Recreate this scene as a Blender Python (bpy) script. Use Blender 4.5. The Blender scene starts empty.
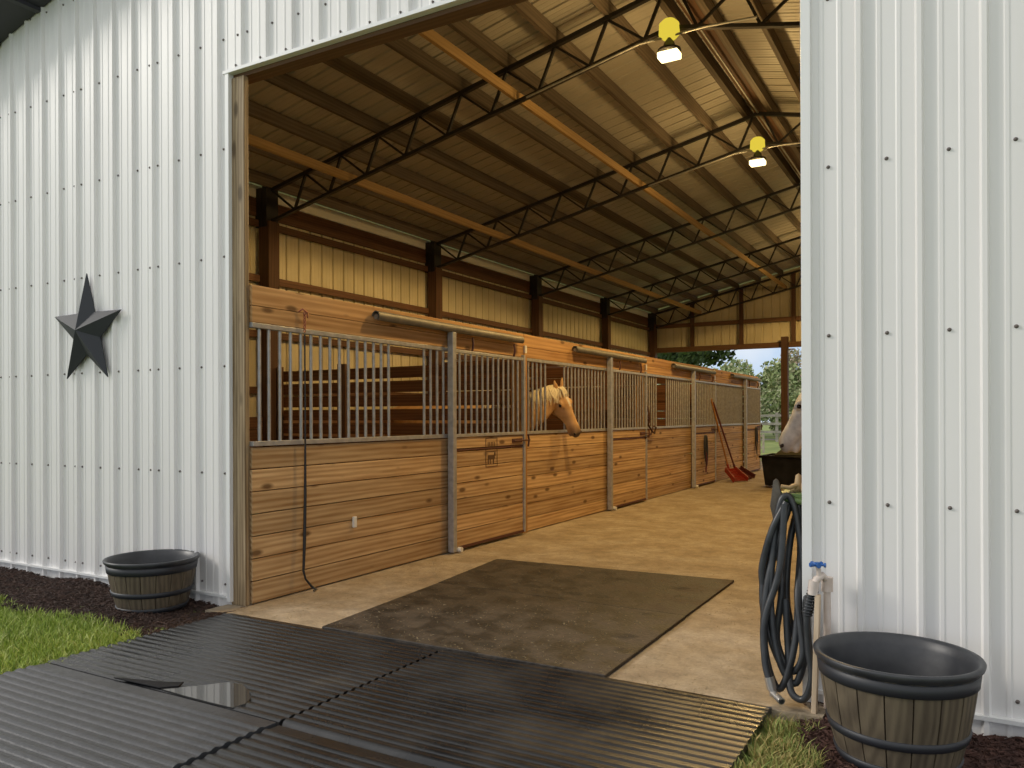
import bpy, math, random
from mathutils import Vector, Matrix
random.seed(7)
R = math.radians
SC = bpy.context.scene
COL = SC.collection

# ------------------------------------------------------------------ camera, world, sun, exposure
cam = bpy.data.cameras.new('camera')
cam.lens = 792/1024*36; cam.sensor_width = 36; cam.shift_y = 32.5/1024; cam.clip_end = 500; cam.clip_start = .05
co = bpy.data.objects.new('camera', cam); COL.objects.link(co)
co.location = (0, 0, 1.25)
co.rotation_euler = (Matrix.Rotation(R(29.8), 4, 'Z') @ Matrix.Rotation(R(90), 4, 'X') @ Matrix.Rotation(R(-.2), 4, 'Z')).to_euler()
SC.camera = co
SC.view_settings.view_transform = 'Standard'; SC.view_settings.look = 'None'
SC.view_settings.gamma = 1; SC.view_settings.exposure = .0
SC.view_settings.use_curve_mapping = False

w = bpy.data.worlds.new('sky'); SC.world = w; w.use_nodes = True
nt = w.node_tree; nt.nodes.clear()
def N(nt, t, **k):
    n = nt.nodes.new(t)
    for a, b in k.items(): setattr(n, a, b)
    return n
out = N(nt, 'ShaderNodeOutputWorld'); bg = N(nt, 'ShaderNodeBackground')
tc = N(nt, 'ShaderNodeTexCoord'); sep = N(nt, 'ShaderNodeSeparateXYZ'); rmp = N(nt, 'ShaderNodeValToRGB')
nt.links.new(tc.outputs['Generated'], sep.inputs[0]); nt.links.new(sep.outputs['Z'], rmp.inputs[0])
e = rmp.color_ramp.elements
e[0].position = 0; e[0].color = (.74, .80, .88, 1)
e[1].position = 1; e[1].color = (.88, .88, .88, 1)
q = e.new(.06); q.color = (.58, .72, .90, 1)
q = e.new(.16); q.color = (.52, .68, .92, 1)
q = e.new(.27); q.color = (.90, .89, .87, 1)
nz = N(nt, 'ShaderNodeTexNoise'); nz.inputs['Scale'].default_value = 3.2; nz.inputs['Detail'].default_value = 5
nt.links.new(tc.outputs['Generated'], nz.inputs['Vector'])
nr = N(nt, 'ShaderNodeValToRGB'); nr.color_ramp.elements[0].position = .55; nr.color_ramp.elements[1].position = .68
nt.links.new(nz.outputs['Fac'], nr.inputs[0])
mx = N(nt, 'ShaderNodeMix', data_type='RGBA'); nt.links.new(nr.outputs[0], mx.inputs['Factor'])
nt.links.new(rmp.outputs[0], mx.inputs['A']); mx.inputs['B'].default_value = (.98, .98, .98, 1)
nt.links.new(mx.outputs['Result'], bg.inputs[0]); bg.inputs[1].default_value = 1.0
nt.links.new(bg.outputs[0], out.inputs[0])

def lamp_data(name, kind, energy, color, **k):
    l = bpy.data.lights.new(name, kind); l.energy = energy; l.color = color
    for a, b in k.items(): setattr(l, a, b)
    return l
sun = bpy.data.objects.new('sun', lamp_data('sun', 'SUN', 1.7, (1, .94, .86), angle=R(14))); COL.objects.link(sun)
sun.rotation_euler = Vector((1.0, .42, -.60)).to_track_quat('-Z', 'Y').to_euler()
LAMPS = [(-2.45, 7.33, 4.70), (-2.45, 11.04, 4.70), (-2.45, 18.46, 4.70)]
LAMP_W = 330; LAMP_SPILL = 48; LAMP_C = (1, .65, .24)

# ------------------------------------------------------------------ materials
def mat(name, base=(.5, .5, .5), rough=.6, metal=0, spec=.5):
    m = bpy.data.materials.new(name); m.use_nodes = True
    b = m.node_tree.nodes['Principled BSDF']
    b.inputs['Base Color'].default_value = (*base, 1); b.inputs['Roughness'].default_value = rough
    b.inputs['Metallic'].default_value = metal; b.inputs['Specular IOR Level'].default_value = spec
    return m
def noisy(name, c1, c2, scale=5, rough=.7, bump=.1, metal=0, detail=5, stretch=(1, 1, 1), p=(.35, .65), bscale=None, rough2=None, spec=.5, c3=None, p3=None):
    m = mat(name, c1, rough, metal, spec); nt = m.node_tree; b = nt.nodes['Principled BSDF']
    tc = N(nt, 'ShaderNodeTexCoord'); mp = N(nt, 'ShaderNodeMapping'); mp.inputs['Scale'].default_value = stretch
    nt.links.new(tc.outputs['Object'], mp.inputs[0])
    n = N(nt, 'ShaderNodeTexNoise'); n.inputs['Scale'].default_value = scale; n.inputs['Detail'].default_value = detail
    nt.links.new(mp.outputs[0], n.inputs['Vector'])
    r = N(nt, 'ShaderNodeValToRGB'); nt.links.new(n.outputs['Fac'], r.inputs[0])
    r.color_ramp.elements[0].position = p[0]; r.color_ramp.elements[0].color = (*c1, 1)
    r.color_ramp.elements[1].position = p[1]; r.color_ramp.elements[1].color = (*c2, 1)
    if c3: q = r.color_ramp.elements.new(p3); q.color = (*c3, 1)
    nt.links.new(r.outputs[0], b.inputs['Base Color'])
    if rough2 is not None:
        rr = N(nt, 'ShaderNodeMapRange'); rr.inputs['From Min'].default_value = p[0]; rr.inputs['From Max'].default_value = p[1]
        rr.inputs['To Min'].default_value = rough; rr.inputs['To Max'].default_value = rough2
        nt.links.new(n.outputs['Fac'], rr.inputs[0]); nt.links.new(rr.outputs[0], b.inputs['Roughness'])
    if bump:
        n2 = N(nt, 'ShaderNodeTexNoise'); n2.inputs['Scale'].default_value = bscale or scale*4; n2.inputs['Detail'].default_value = 4
        nt.links.new(mp.outputs[0], n2.inputs['Vector'])
        bp = N(nt, 'ShaderNodeBump'); bp.inputs['Strength'].default_value = bump; bp.inputs['Distance'].default_value = .02
        nt.links.new(n2.outputs['Fac'], bp.inputs['Height']); nt.links.new(bp.outputs[0], b.inputs['Normal'])
    return m
def wood(name, c1, c2, axis='Y', rough=.65, knots=True, var=.35, gscale=1.0, dark=(.10, .045, .015)):
    """grain runs along axis; each board gets its own tone and grain offset"""
    m = mat(name, c1, rough, spec=.3); nt = m.node_tree; b = nt.nodes['Principled BSDF']; L = nt.links.new
    tc = N(nt, 'ShaderNodeTexCoord'); geo = N(nt, 'ShaderNodeNewGeometry'); oi = N(nt, 'ShaderNodeObjectInfo')
    ad = N(nt, 'ShaderNodeMath', operation='ADD'); L(geo.outputs['Random Per Island'], ad.inputs[0]); L(oi.outputs['Random'], ad.inputs[1])
    sc = N(nt, 'ShaderNodeMath', operation='MULTIPLY'); L(ad.outputs[0], sc.inputs[0]); sc.inputs[1].default_value = 41.3
    va = N(nt, 'ShaderNodeVectorMath', operation='ADD'); L(tc.outputs['Object'], va.inputs[0]); L(sc.outputs[0], va.inputs[1])
    def stretched(along, cross):
        mp = N(nt, 'ShaderNodeMapping'); s = [cross]*3; s['XYZ'.index(axis)] = along
        mp.inputs['Scale'].default_value = s; L(va.outputs[0], mp.inputs[0]); return mp
    g = N(nt, 'ShaderNodeTexNoise'); g.inputs['Scale'].default_value = 1; g.inputs['Detail'].default_value = 6; g.inputs['Roughness'].default_value = .6
    L(stretched(1.3*gscale, 24*gscale).outputs[0], g.inputs['Vector'])
    wv = N(nt, 'ShaderNodeTexWave', wave_type='RINGS', rings_direction=axis); wv.inputs['Scale'].default_value = 1
    wv.inputs['Distortion'].default_value = 5; wv.inputs['Detail'].default_value = 2; wv.inputs['Detail Scale'].default_value = 1.2
    L(stretched(.6*gscale, 11*gscale).outputs[0], wv.inputs['Vector'])
    mxw = N(nt, 'ShaderNodeMix', data_type='FLOAT'); mxw.inputs['Factor'].default_value = .22
    L(g.outputs['Fac'], mxw.inputs['A']); L(wv.outputs['Fac'], mxw.inputs['B'])
    r = N(nt, 'ShaderNodeValToRGB'); L(mxw.outputs['Result'], r.inputs[0])
    r.color_ramp.elements[0].position = .3; r.color_ramp.elements[0].color = (*c2, 1)
    r.color_ramp.elements[1].position = .68; r.color_ramp.elements[1].color = (*c1, 1)
    hsv = N(nt, 'ShaderNodeHueSaturation'); L(r.outputs[0], hsv.inputs['Color'])
    fr = N(nt, 'ShaderNodeMath', operation='FRACT'); L(ad.outputs[0], fr.inputs[0])
    mr = N(nt, 'ShaderNodeMapRange'); mr.inputs['To Min'].default_value = 1-var; mr.inputs['To Max'].default_value = 1+var
    L(fr.outputs[0], mr.inputs[0]); L(mr.outputs[0], hsv.inputs['Value'])
    last = hsv.outputs[0]
    if knots:
        v = N(nt, 'ShaderNodeTexVoronoi', feature='F1'); v.inputs['Scale'].default_value = 1
        L(stretched(2.6, 7.0).outputs[0], v.inputs['Vector'])
        kr = N(nt, 'ShaderNodeValToRGB'); L(v.outputs['Distance'], kr.inputs[0])
        kr.color_ramp.elements[0].position = .09; kr.color_ramp.elements[0].color = (.85, .85, .85, 1)
        kr.color_ramp.elements[1].position = .19; kr.color_ramp.elements[1].color = (0, 0, 0, 1)
        km = N(nt, 'ShaderNodeMix', data_type='RGBA'); L(kr.outputs[0], km.inputs['Factor']); L(last, km.inputs['A']); km.inputs['B'].default_value = (*dark, 1)
        last = km.outputs['Result']
    L(last, b.inputs['Base Color'])
    bp = N(nt, 'ShaderNodeBump'); bp.inputs['Strength'].default_value = .25; bp.inputs['Distance'].default_value = .004
    L(g.outputs['Fac'], bp.inputs['Height']); L(bp.outputs[0], b.inputs['Normal'])
    return m
M = {}
M['wallmetal'] = noisy('painted_steel', (.74, .725, .71), (.82, .805, .79), 1.3, .42, .02, stretch=(2, 2, .35), p=(.3, .7))
M['roofmetal'] = noisy('galvanised_roof', (.38, .355, .315), (.48, .45, .41), 1.2, .45, .03, p=(.3, .7))
M['sidemetal'] = noisy('wall_liner_steel', (.56, .49, .31), (.68, .60, .40), 1.5, .45, .02)
M['whitetrim'] = mat('white_trim', (.78, .78, .77), .4)
M['pine'] = wood('pine_boards', (.62, .43, .23), (.33, .185, .075), 'Y', var=.2)
M['beam'] = wood('pine_beam', (.58, .35, .155), (.34, .17, .06), 'Y', var=.15, gscale=.8)
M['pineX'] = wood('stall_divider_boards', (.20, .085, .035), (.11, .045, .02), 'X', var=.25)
M['postZ'] = wood('post_wood', (.46, .25, .09), (.32, .15, .05), 'Z', var=.1)
M['treated'] = wood('treated_post', (.40, .30, .18), (.17, .115, .06), 'Z', var=.05, gscale=1.6, dark=(.09, .06, .03))
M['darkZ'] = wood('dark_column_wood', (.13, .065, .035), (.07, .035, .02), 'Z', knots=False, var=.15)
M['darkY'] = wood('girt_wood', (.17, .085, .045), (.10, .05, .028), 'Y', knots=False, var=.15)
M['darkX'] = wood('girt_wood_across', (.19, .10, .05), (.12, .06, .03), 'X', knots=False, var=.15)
M['purlin'] = wood('purlin_wood', (.165, .13, .10), (.095, .075, .06), 'Y', knots=False, var=.25)
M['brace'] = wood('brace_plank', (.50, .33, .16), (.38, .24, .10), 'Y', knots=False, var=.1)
M['truss'] = mat('black_truss_steel', (.022, .018, .018), .55)
M['galv'] = noisy('galvanised_bar', (.34, .34, .335), (.46, .46, .455), 20, .42, .02, metal=.35)
M['cover'] = noisy('track_cover_steel', (.13, .12, .10), (.20, .185, .155), 10, .5, .1, metal=.3)
M['black'] = mat('black_rubber_strap', (.02, .02, .022), .5)
M['blackm'] = mat('black_metal', (.035, .035, .04), .4)
M['rust'] = mat('rusty_iron', (.10, .035, .022), .6)
M['copper'] = mat('copper_chain', (.42, .16, .10), .4, .6)
M['white'] = mat('white_plastic', (.8, .78, .72), .4)
M['screw'] = mat('screw_heads', (.12, .10, .09), .5)
M['red'] = mat('red_plastic', (.30, .03, .015), .45)
M['handle'] = wood('handle_wood', (.48, .24, .08), (.34, .15, .05), 'Z', knots=False, var=.1)
M['handledark'] = mat('dark_handle', (.14, .03, .02), .5)
M['cartp'] = noisy('black_poly', (.006, .006, .007), (.014, .014, .016), 6, .6, .03, spec=.15)
M['green'] = mat('green_paint', (.10, .16, .045), .5)
M['tan'] = mat('tan_wood', (.42, .29, .15), .6)
M['stake'] = wood('stake_wood', (.70, .56, .40), (.55, .42, .28), 'Z', knots=False, var=.05)
M['pipe'] = noisy('pvc_pipe', (.55, .45, .38), (.68, .60, .54), 12, .5, .05)
M['blue'] = mat('blue_tap', (.03, .12, .38), .4)
M['hose'] = noisy('black_hose', (.025, .027, .03), (.045, .048, .052), 15, .38, .03)
M['brass'] = mat('steel_fitting', (.45, .42, .38), .35, .8)
def emit(name, c, s):
    m = bpy.data.materials.new(name); m.use_nodes = True; nt = m.node_tree; nt.nodes.clear()
    o = N(nt, 'ShaderNodeOutputMaterial'); em = N(nt, 'ShaderNodeEmission'); em.inputs[0].default_value = (*c, 1); em.inputs[1].default_value = s
    nt.links.new(em.outputs[0], o.inputs[0]); return m
M['lens'] = emit('lamp_lens', (1, .80, .38), 4)
M['glow'] = emit('ghost_blob_glow', (.80, .62, .06), .95)  # glow of the lens ghost blobs, not a lamp part
M['steelstar'] = mat('star_steel', (.040, .043, .050), .6, .1, .3)
M['soffit'] = mat('dark_soffit', (.035, .035, .045), .6)

# ------------------------------------------------------------------ mesh builder
class MB:
    def __init__(s): s.v = []; s.f = []; s.sm = []
    def add(s, vs, fs, smooth=False):
        o = len(s.v); s.v += [tuple(v) for v in vs]; s.f += [tuple(i+o for i in f) for f in fs]; s.sm += [smooth]*len(fs); return s
    def box(s, x0, x1, y0, y1, z0, z1):
        x0, x1 = min(x0, x1), max(x0, x1); y0, y1 = min(y0, y1), max(y0, y1); z0, z1 = min(z0, z1), max(z0, z1)
        return s.add([(x0,y0,z0),(x1,y0,z0),(x1,y1,z0),(x0,y1,z0),(x0,y0,z1),(x1,y0,z1),(x1,y1,z1),(x0,y1,z1)],
                     [(0,3,2,1),(4,5,6,7),(0,1,5,4),(1,2,6,5),(2,3,7,6),(3,0,4,7)])
    def bar(s, a, b, w, h, up=(0, 0, 1)):
        a = Vector(a); b = Vector(b); d = (b-a).normalized(); up = Vector(up)
        sd = d.cross(up)
        if sd.length < 1e-4: sd = d.cross(Vector((1, 0, 0)))
        sd.normalize(); u = sd.cross(d)
        P = []
        for p in (a, b):
            for i, j in ((-1,-1),(1,-1),(1,1),(-1,1)): P.append(p+sd*(w/2*i)+u*(h/2*j))
        return s.add(P, [(0,1,2,3),(7,6,5,4),(0,4,5,1),(1,5,6,2),(2,6,7,3),(3,7,4,0)])
    def tube(s, pts, r, n=8, cap=True, closed=False):
        pts = [Vector(p) for p in pts]; rs = r if isinstance(r, (list, tuple)) else [r]*len(pts)
        P = []; prev = None; m = len(pts)
        for i, p in enumerate(pts):
            a = pts[i-1] if (i > 0 or closed) else p; b = pts[(i+1) % m] if (i < m-1 or closed) else p
            t = (b-a).normalized()
            if prev is None:
                u = t.orthogonal().normalized()
            else:
                u = prev - t*prev.dot(t); u.normalize()
            prev = u; v = t.cross(u)
            for k in range(n):
                an = 2*math.pi*k/n; P.append(p + (u*math.cos(an)+v*math.sin(an))*rs[i])
        F = []
        for i in range(m if closed else m-1):
            j = (i+1) % m
            for k in range(n): F.append((i*n+k, i*n+(k+1) % n, j*n+(k+1) % n, j*n+k))
        s.add(P, F, True)
        if cap and not closed: s.add(P[:n], [tuple(range(n))[::-1]]); s.add(P[-n:], [tuple(range(n))])
        return s
    def lathe(s, prof, n=32, c=(0, 0, 0), smooth=True, close=False):
        P = []; m = len(prof)
        for r, z in prof:
            for k in range(n): a = 2*math.pi*k/n; P.append((c[0]+r*math.cos(a), c[1]+r*math.sin(a), c[2]+z))
        F = []
        for i in range(m if close else m-1):
            for k in range(n): F.append((i*n+k, i*n+(k+1) % n, ((i+1) % m)*n+(k+1) % n, ((i+1) % m)*n+k))
        return s.add(P, F, smooth)
    def loft(s, rings, cap=True):
        n = len(rings[0]); P = [p for r in rings for p in r]; F = []
        for i in range(len(rings)-1):
            for k in range(n): F.append((i*n+k, i*n+(k+1) % n, (i+1)*n+(k+1) % n, (i+1)*n+k))
        s.add(P, F, True)
        if cap: s.f.append(tuple(range(len(s.v)-len(P), len(s.v)-len(P)+n))[::-1]); s.sm.append(True); s.f.append(tuple(range(len(s.v)-n, len(s.v)))); s.sm.append(True)
        return s
    def prism(s, poly, axis, a, b):
        """polygon in the two other axes, extruded a..b along axis"""
        def P(u, v, t): return {'X': (t, u, v), 'Y': (u, t, v), 'Z': (u, v, t)}[axis]
        n = len(poly); vs = [P(u, v, a) for u, v in poly]+[P(u, v, b) for u, v in poly]
        return s.add(vs, [tuple(range(n))[::-1], tuple(range(n, 2*n))]+[(i, (i+1) % n, n+(i+1) % n, n+i) for i in range(n)])
    def build(s, name, m, parent=None, bevel=0, local=False, loc=None):
        o0 = Vector((0, 0, 0))
        if loc is not None: o0 = Vector(loc)
        if parent is not None and not local:
            p = parent
            while p: o0 += p.location; p = p.parent
        me = bpy.data.meshes.new(name)
        me.from_pydata([tuple(Vector(v)-o0) for v in s.v], [], s.f)
        me.materials.append(m); me.polygons.foreach_set('use_smooth', s.sm); me.update()
        ob = bpy.data.objects.new(name, me); COL.objects.link(ob)
        if parent: ob.parent = parent
        if loc is not None: ob.location = loc
        if bevel:
            b = ob.modifiers.new('bevel', 'BEVEL'); b.width = bevel; b.segments = 2; b.limit_method = 'ANGLE'
        return ob
def fixn(ob):
    import bmesh
    bm = bmesh.new(); bm.from_mesh(ob.data); bmesh.ops.recalc_face_normals(bm, faces=bm.faces); bm.to_mesh(ob.data); bm.free(); return ob
def tag(o, label, cat, group=None, kind=None):
    o['label'] = label; o['category'] = cat
    if group: o['group'] = group
    if kind: o['kind'] = kind
    return o
def thing(name, label, cat, loc=(0, 0, 0), group=None):
    o = bpy.data.objects.new(name, None); COL.objects.link(o); o.location = loc; o.empty_display_size = .1
    return tag(o, label, cat, group)
def struct(ob): ob['kind'] = 'structure'; return ob
def copy_tree(o, parent=None):
    c = o.copy(); COL.objects.link(c)
    if parent: c.parent = parent
    for ch in list(o.children): copy_tree(ch, c)
    return c
def clone(o, loc, label):
    c = copy_tree(o); c.location = loc; c['label'] = label; return c

# ------------------------------------------------------------------ dimensions
FY = 3.66; BAY = 3.70; EY = 22.2; RX = -2.45; XL, XR = -8.0, 3.1; RZ = 5.56; SL = .222
OX0, OX1, OZ = -4.27, -.617, 3.545
SF = -4.12
def roofz(x): return RZ - SL*abs(x-RX)
TY = [7.37, 11.08, 14.79, 18.50, 21.95]

# ------------------------------------------------------------------ corrugated sheets
def rib_profile(a0, a1, phase, pitch=.2286, h=.023):
    """list of (a, offset) across the sheet"""
    pts = [(a0, 0)]
    k = math.floor((a0-phase)/pitch)-1
    while True:
        c = phase+k*pitch; k += 1
        if c-.03 > a1: break
        for d, o in ((-.017, 0), (-.008, h), (.008, h), (.017, 0), (.065, 0), (.071, .003), (.083, .003), (.089, 0), (.139, 0), (.145, .003), (.157, .003), (.163, 0)):
            if a0 < c+d < a1: pts.append((c+d, o))
    pts.append((a1, 0)); return pts
def wall_sheet_x(x0, x1, y, z0, ztop, phase, out=-1, th=.004):
    """wall in the XZ plane, ribs vertical, outward direction out*Y"""
    pr = rib_profile(x0, x1, phase); v = []; f = []
    for x, o in pr:
        zt = ztop(x) if callable(ztop) else ztop
        v += [(x, y+out*o, z0), (x, y+out*o, zt)]
    n = len(pr)
    for i in range(n-1): f.append((2*i, 2*i+2, 2*i+3, 2*i+1))
    return v, f
def add_sheet(mb, v, f): mb.add(v, f)

# ---- ground
g = MB(); g.add([(-60, -10, -.035), (60, -10, -.035), (60, 3.0, -.035), (-60, 3.0, -.035)], [(0, 1, 2, 3)])
g.add([(-60, 3.0, -.035), (-4.2, 3.0, -.035), (-4.2, 3.66, -.035), (-8, 3.66, -.035), (-8, 22.3, -.035), (-60, 22.3, -.035)], [(0, 1, 2, 3, 4, 5)])
g.add([(-60, 22.3, -.035), (60, 22.3, -.035), (60, 140, -.035), (-60, 140, -.035)], [(0, 1, 2, 3)])
g.add([(-4.2, 3.0, -.035), (60, 3.0, -.035), (60, 22.3, -.035), (3.1, 22.3, -.035), (3.1, 3.66, -.035), (-4.2, 3.66, -.035)], [(0, 1, 2, 3, 4, 5)])
M['lawn'] = noisy('lawn', (.13, .19, .035), (.27, .30, .08), 1.5, .9, .3, bscale=40, c3=(.33, .31, .12), p3=.8)
struct(g.build('ground', M['lawn']))
M['concrete'] = noisy('concrete_floor', (.30, .235, .16), (.42, .35, .26), 1.6, .75, .25, detail=9, p=(.32, .62), bscale=45, c3=(.35, .28, .19), p3=.46, stretch=(1.6, 1.6, 1))
fl = MB(); fl.box(XL, XR, 3.665, EY+.1, -.12, 0); fl.box(OX0-.02, OX1+.1, 3.47, 3.665, -.12, 0); struct(fl.build('floor', M['concrete']))

def grime(m, scale, lo, hi, amount, at=None):
    """multiply a material's colour by a fine blotchy pattern"""
    nt = m.node_tree; b = nt.nodes['Principled BSDF']; L = nt.links.new; src = b.inputs['Base Color'].links[0].from_socket
    tc = N(nt, 'ShaderNodeTexCoord'); n = N(nt, 'ShaderNodeTexNoise'); n.inputs['Scale'].default_value = scale; n.inputs['Detail'].default_value = 8; n.inputs['Roughness'].default_value = .7
    L(tc.outputs['Object'], n.inputs['Vector']); mr = N(nt, 'ShaderNodeMapRange'); mr.inputs['From Min'].default_value = lo; mr.inputs['From Max'].default_value = hi
    mr.inputs['To Min'].default_value = 1-amount; mr.inputs['To Max'].default_value = 1+amount*.6; L(n.outputs['Fac'], mr.inputs[0])
    vm = N(nt, 'ShaderNodeVectorMath', operation='SCALE'); L(src, vm.inputs[0]); L(mr.outputs[0], vm.inputs['Scale']); L(vm.outputs[0], b.inputs['Base Color'])
grime(M['concrete'], 9, .38, .62, .22); grime(M['concrete'], 55, .4, .6, .12)
# ---- front wall
wf = MB()
for (x0, x1, z0, ph) in ((XL, OX0+.01, -.03, -5.05), (OX0+.01, OX1+.02, OZ+.02, -5.05), (OX1+.02, XR, -.03, .068)):
    v, f = wall_sheet_x(x0, x1, FY, z0, lambda x: roofz(x)-.02, ph); wf.add(v, f)
wall = fixn(wf.build('wall_front', M['wallmetal'])); struct(wall)
sm = wall.modifiers.new('thickness', 'SOLIDIFY'); sm.thickness = .002; sm.offset = 0
sc_ = MB()
def screw_at(x, z, y=FY-.001): sc_.lathe([(.0001, -.008), (.006, -.007), (.0085, 0), (.009, .002)], 8, (0, 0, 0)); \
    sc_.v[-32:] = [(x+vx, y+vz, z+vy) for vx, vy, vz in sc_.v[-32:]]
for z in (.13, .874, 1.595, 2.33, 3.052, 3.787, 4.5):
    for k in range(-13, 20):
        x = -5.05+.2286*k
        ok = x < OX0-.03 or (x < OX1 and z > OZ+.05)
        if x > XL and ok and z < roofz(x)-.1:
            screw_at(x+.045, z)
            if k % 4 == 0: screw_at(x-.045, z)
for z in (.13, .874, 1.595, 2.325, 3.052, 3.787):
    for k in range(-3, 12): screw_at(.068+.2286*k+.105, z)
for k in range(0, 16): screw_at(-4.2+.2286*k, OZ+.045)
ss = sc_.build('screws', M['screw'], wall); ss['kind'] = 'stuff'; ss['label'] = 'rows of small dark screw heads'
tr = MB(); tr.box(OX0-.012, OX0+.022, FY-.024, FY+.02, .02, OZ)
t1 = tr.build('trim_1', M['whitetrim'], bevel=.002); struct(t1)
tr = MB(); tr.box(OX1-.006, OX1+.035, FY-.024, FY+.02, .0, 3.6)
t2 = tr.build('trim_2', M['whitetrim'], bevel=.002); struct(t2)
tr = MB(); tr.box(OX0-.03, OX1, FY-.028, FY+.02, OZ-.005, OZ+.018)
struct(tr.build('trim_3', M['whitetrim'], bevel=.002))
tr = MB(); tr.box(XL, OX0-.01, FY-.03, FY+.015, .045, .062); tr.box(OX1+.03, XR, FY-.03, FY+.015, .045, .062)
struct(tr.build('trim_4', M['whitetrim']))
# header boards behind the opening's top edge
hb = MB(); hb.box(OX0+.02, OX1, FY+.022, FY+.13, OZ-.03, OZ+.22)
tag(hb.build('door_header', M['darkX']), 'dark timber header spanning the top of the wide barn opening', 'beam')
pb = MB(); pb.box(-4.262, -4.132, FY+.004, FY+.044, -.0, OZ-.03)
tag(pb.build('jamb_post', M['treated'], bevel=.004), 'weathered grey-brown timber post at left edge of the barn opening', 'post')
pb = MB(); pb.box(OX1+.0, OX1+.13, FY+.024, FY+.16, 0, OZ-.03)
tag(pb.build('jamb_post', M['treated'], bevel=.004), 'square post behind white trim at right edge of the barn opening', 'post')

# ---- side walls
def side_sheet(x, y0, y1, z0, z1, phase=3.7):
    pr = rib_profile(y0, y1, phase, h=.026); v = []; f = []
    s = -1 if x < 0 else 1
    for y, o in pr: v += [(x+s*o, y, z0), (x+s*o, y, z1)]
    for i in range(len(pr)-1): f.append((2*i, 2*i+2, 2*i+3, 2*i+1))
    return v, f
for nm, x in (('wall_left', XL), ('wall_right', XR)):
    mb = MB(); v, f = side_sheet(x, FY+.01, EY, .02, 4.10); mb.add(v, f)
    o = struct(mb.build(nm, M['sidemetal'])); s2 = o.modifiers.new('thickness', 'SOLIDIFY'); s2.thickness = .002; s2.offset = 0
tb = MB(); tb.box(XL-.01, XL+.03, FY+.05, EY, 4.10, 4.26); struct(tb.build('trim_5', M['whitetrim']))
for X0, X1, n_ in ((XL+.005, XL+.035, 'shade_strip_left'), (XR-.035, XR-.005, 'shade_strip_right')):
    tb = MB(); tb.box(X0, X1, FY+.05, EY-.05, 3.86, 4.09); struct(tb.build(n_, M['darkY']))  # dark strips stand in for the shade high on the side walls
# ---- end wall above the opening
mb = MB(); v, f = wall_sheet_x(XL, XR, EY, 3.1, lambda x: roofz(x)-.03, .0, out=1); mb.add(v, f)
o = struct(mb.build('wall_back', M['sidemetal'])); s2 = o.modifiers.new('thickness', 'SOLIDIFY'); s2.thickness = .002; s2.offset = 0

# ---- roof
rf = MB()
pr = rib_profile(3.32, EY+.25, 3.4)
for sgn, xe in ((-1, XL-.35), (1, XR+.35)):
    v = []; f = []
    for y, o in pr: v += [(RX, y, RZ+o), (xe, y, roofz(xe)+o)]
    for i in range(len(pr)-1): f.append((2*i, 2*i+2, 2*i+3, 2*i+1))
    rf.add(v, f)
roof = struct(fixn(rf.build('ceiling', M['roofmetal']))); s2 = roof.modifiers.new('thickness', 'SOLIDIFY'); s2.thickness = .003; s2.offset = 1
rk = MB()
for sgn in (-1, 1):
    xe = RX+sgn*5.9
    rk.bar((RX, 3.34, RZ-.07), (xe, 3.34, roofz(xe)-.07), .03, .13)
    rk.bar((RX, 3.50, RZ-.13), (xe, 3.50, roofz(xe)-.13), .30, .012)
    for k in range(10):
        xx = RX+sgn*(.4+.6*k); rk.box(xx-.03, xx+.03, 3.36, 3.64, roofz(xx)-.165, roofz(xx)-.135)
struct(rk.build('trim_6', M['soffit']))

# ---- purlins on the trusses
px_list = [-2.62, -3.10, -3.69, -4.27, -4.86, -5.45, -6.03, -6.62, -7.20, -7.79]
pm = None
for side in (0, 1):
    for i, x in enumerate(px_list):
        X = x if side == 0 else 2*RX-x
        lab = 'brown timber purlin under the left roof slope, running front to back' if side == 0 else 'brown timber purlin under the right roof slope, running front to back'
        if i == 0: lab = 'wide dark ridge board on the %s of the roof peak' % ('left' if side == 0 else 'right')
        ordn = ['', 'second', 'third', 'fourth', 'fifth', 'sixth', 'seventh', 'eighth', 'ninth', 'tenth'][i]
        if i: lab = 'brown timber purlin on the %s roof slope, %s down from the peak' % ('left' if side == 0 else 'right', ordn)
        b = MB(); wz = .05 if i else .07
        b.bar((X, FY+.14, roofz(X)-.083), (X, EY-.05, roofz(X)-.083), wz, .15)
        tag(b.build('purlin', M['purlin'], loc=(X, FY+.14, roofz(X)-.083)), lab, 'purlin', 'purlins under the roof')
b = MB(); b.box(RX-.10, RX+.10, FY+.14, EY-.1, RZ-.075, RZ-.045)
tag(b.build('ridge_board', M['darkY'], loc=(RX, FY+.14, RZ-.06)), 'flat dark board under the very peak of the roof', 'board')
# longitudinal planks lying on the bottom chords
def chordz(x): return RZ-.16-SL*abs(x-RX)
def botz(x): return chordz(x)-.42
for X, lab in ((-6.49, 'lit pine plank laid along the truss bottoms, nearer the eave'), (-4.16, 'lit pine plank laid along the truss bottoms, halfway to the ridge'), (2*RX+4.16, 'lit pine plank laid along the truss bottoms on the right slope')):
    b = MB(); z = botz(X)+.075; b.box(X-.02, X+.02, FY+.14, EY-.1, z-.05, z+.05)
    tag(b.build('brace_plank', M['brace'], loc=(X, FY+.14, z)), lab, 'plank', 'long planks on the trusses')

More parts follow.
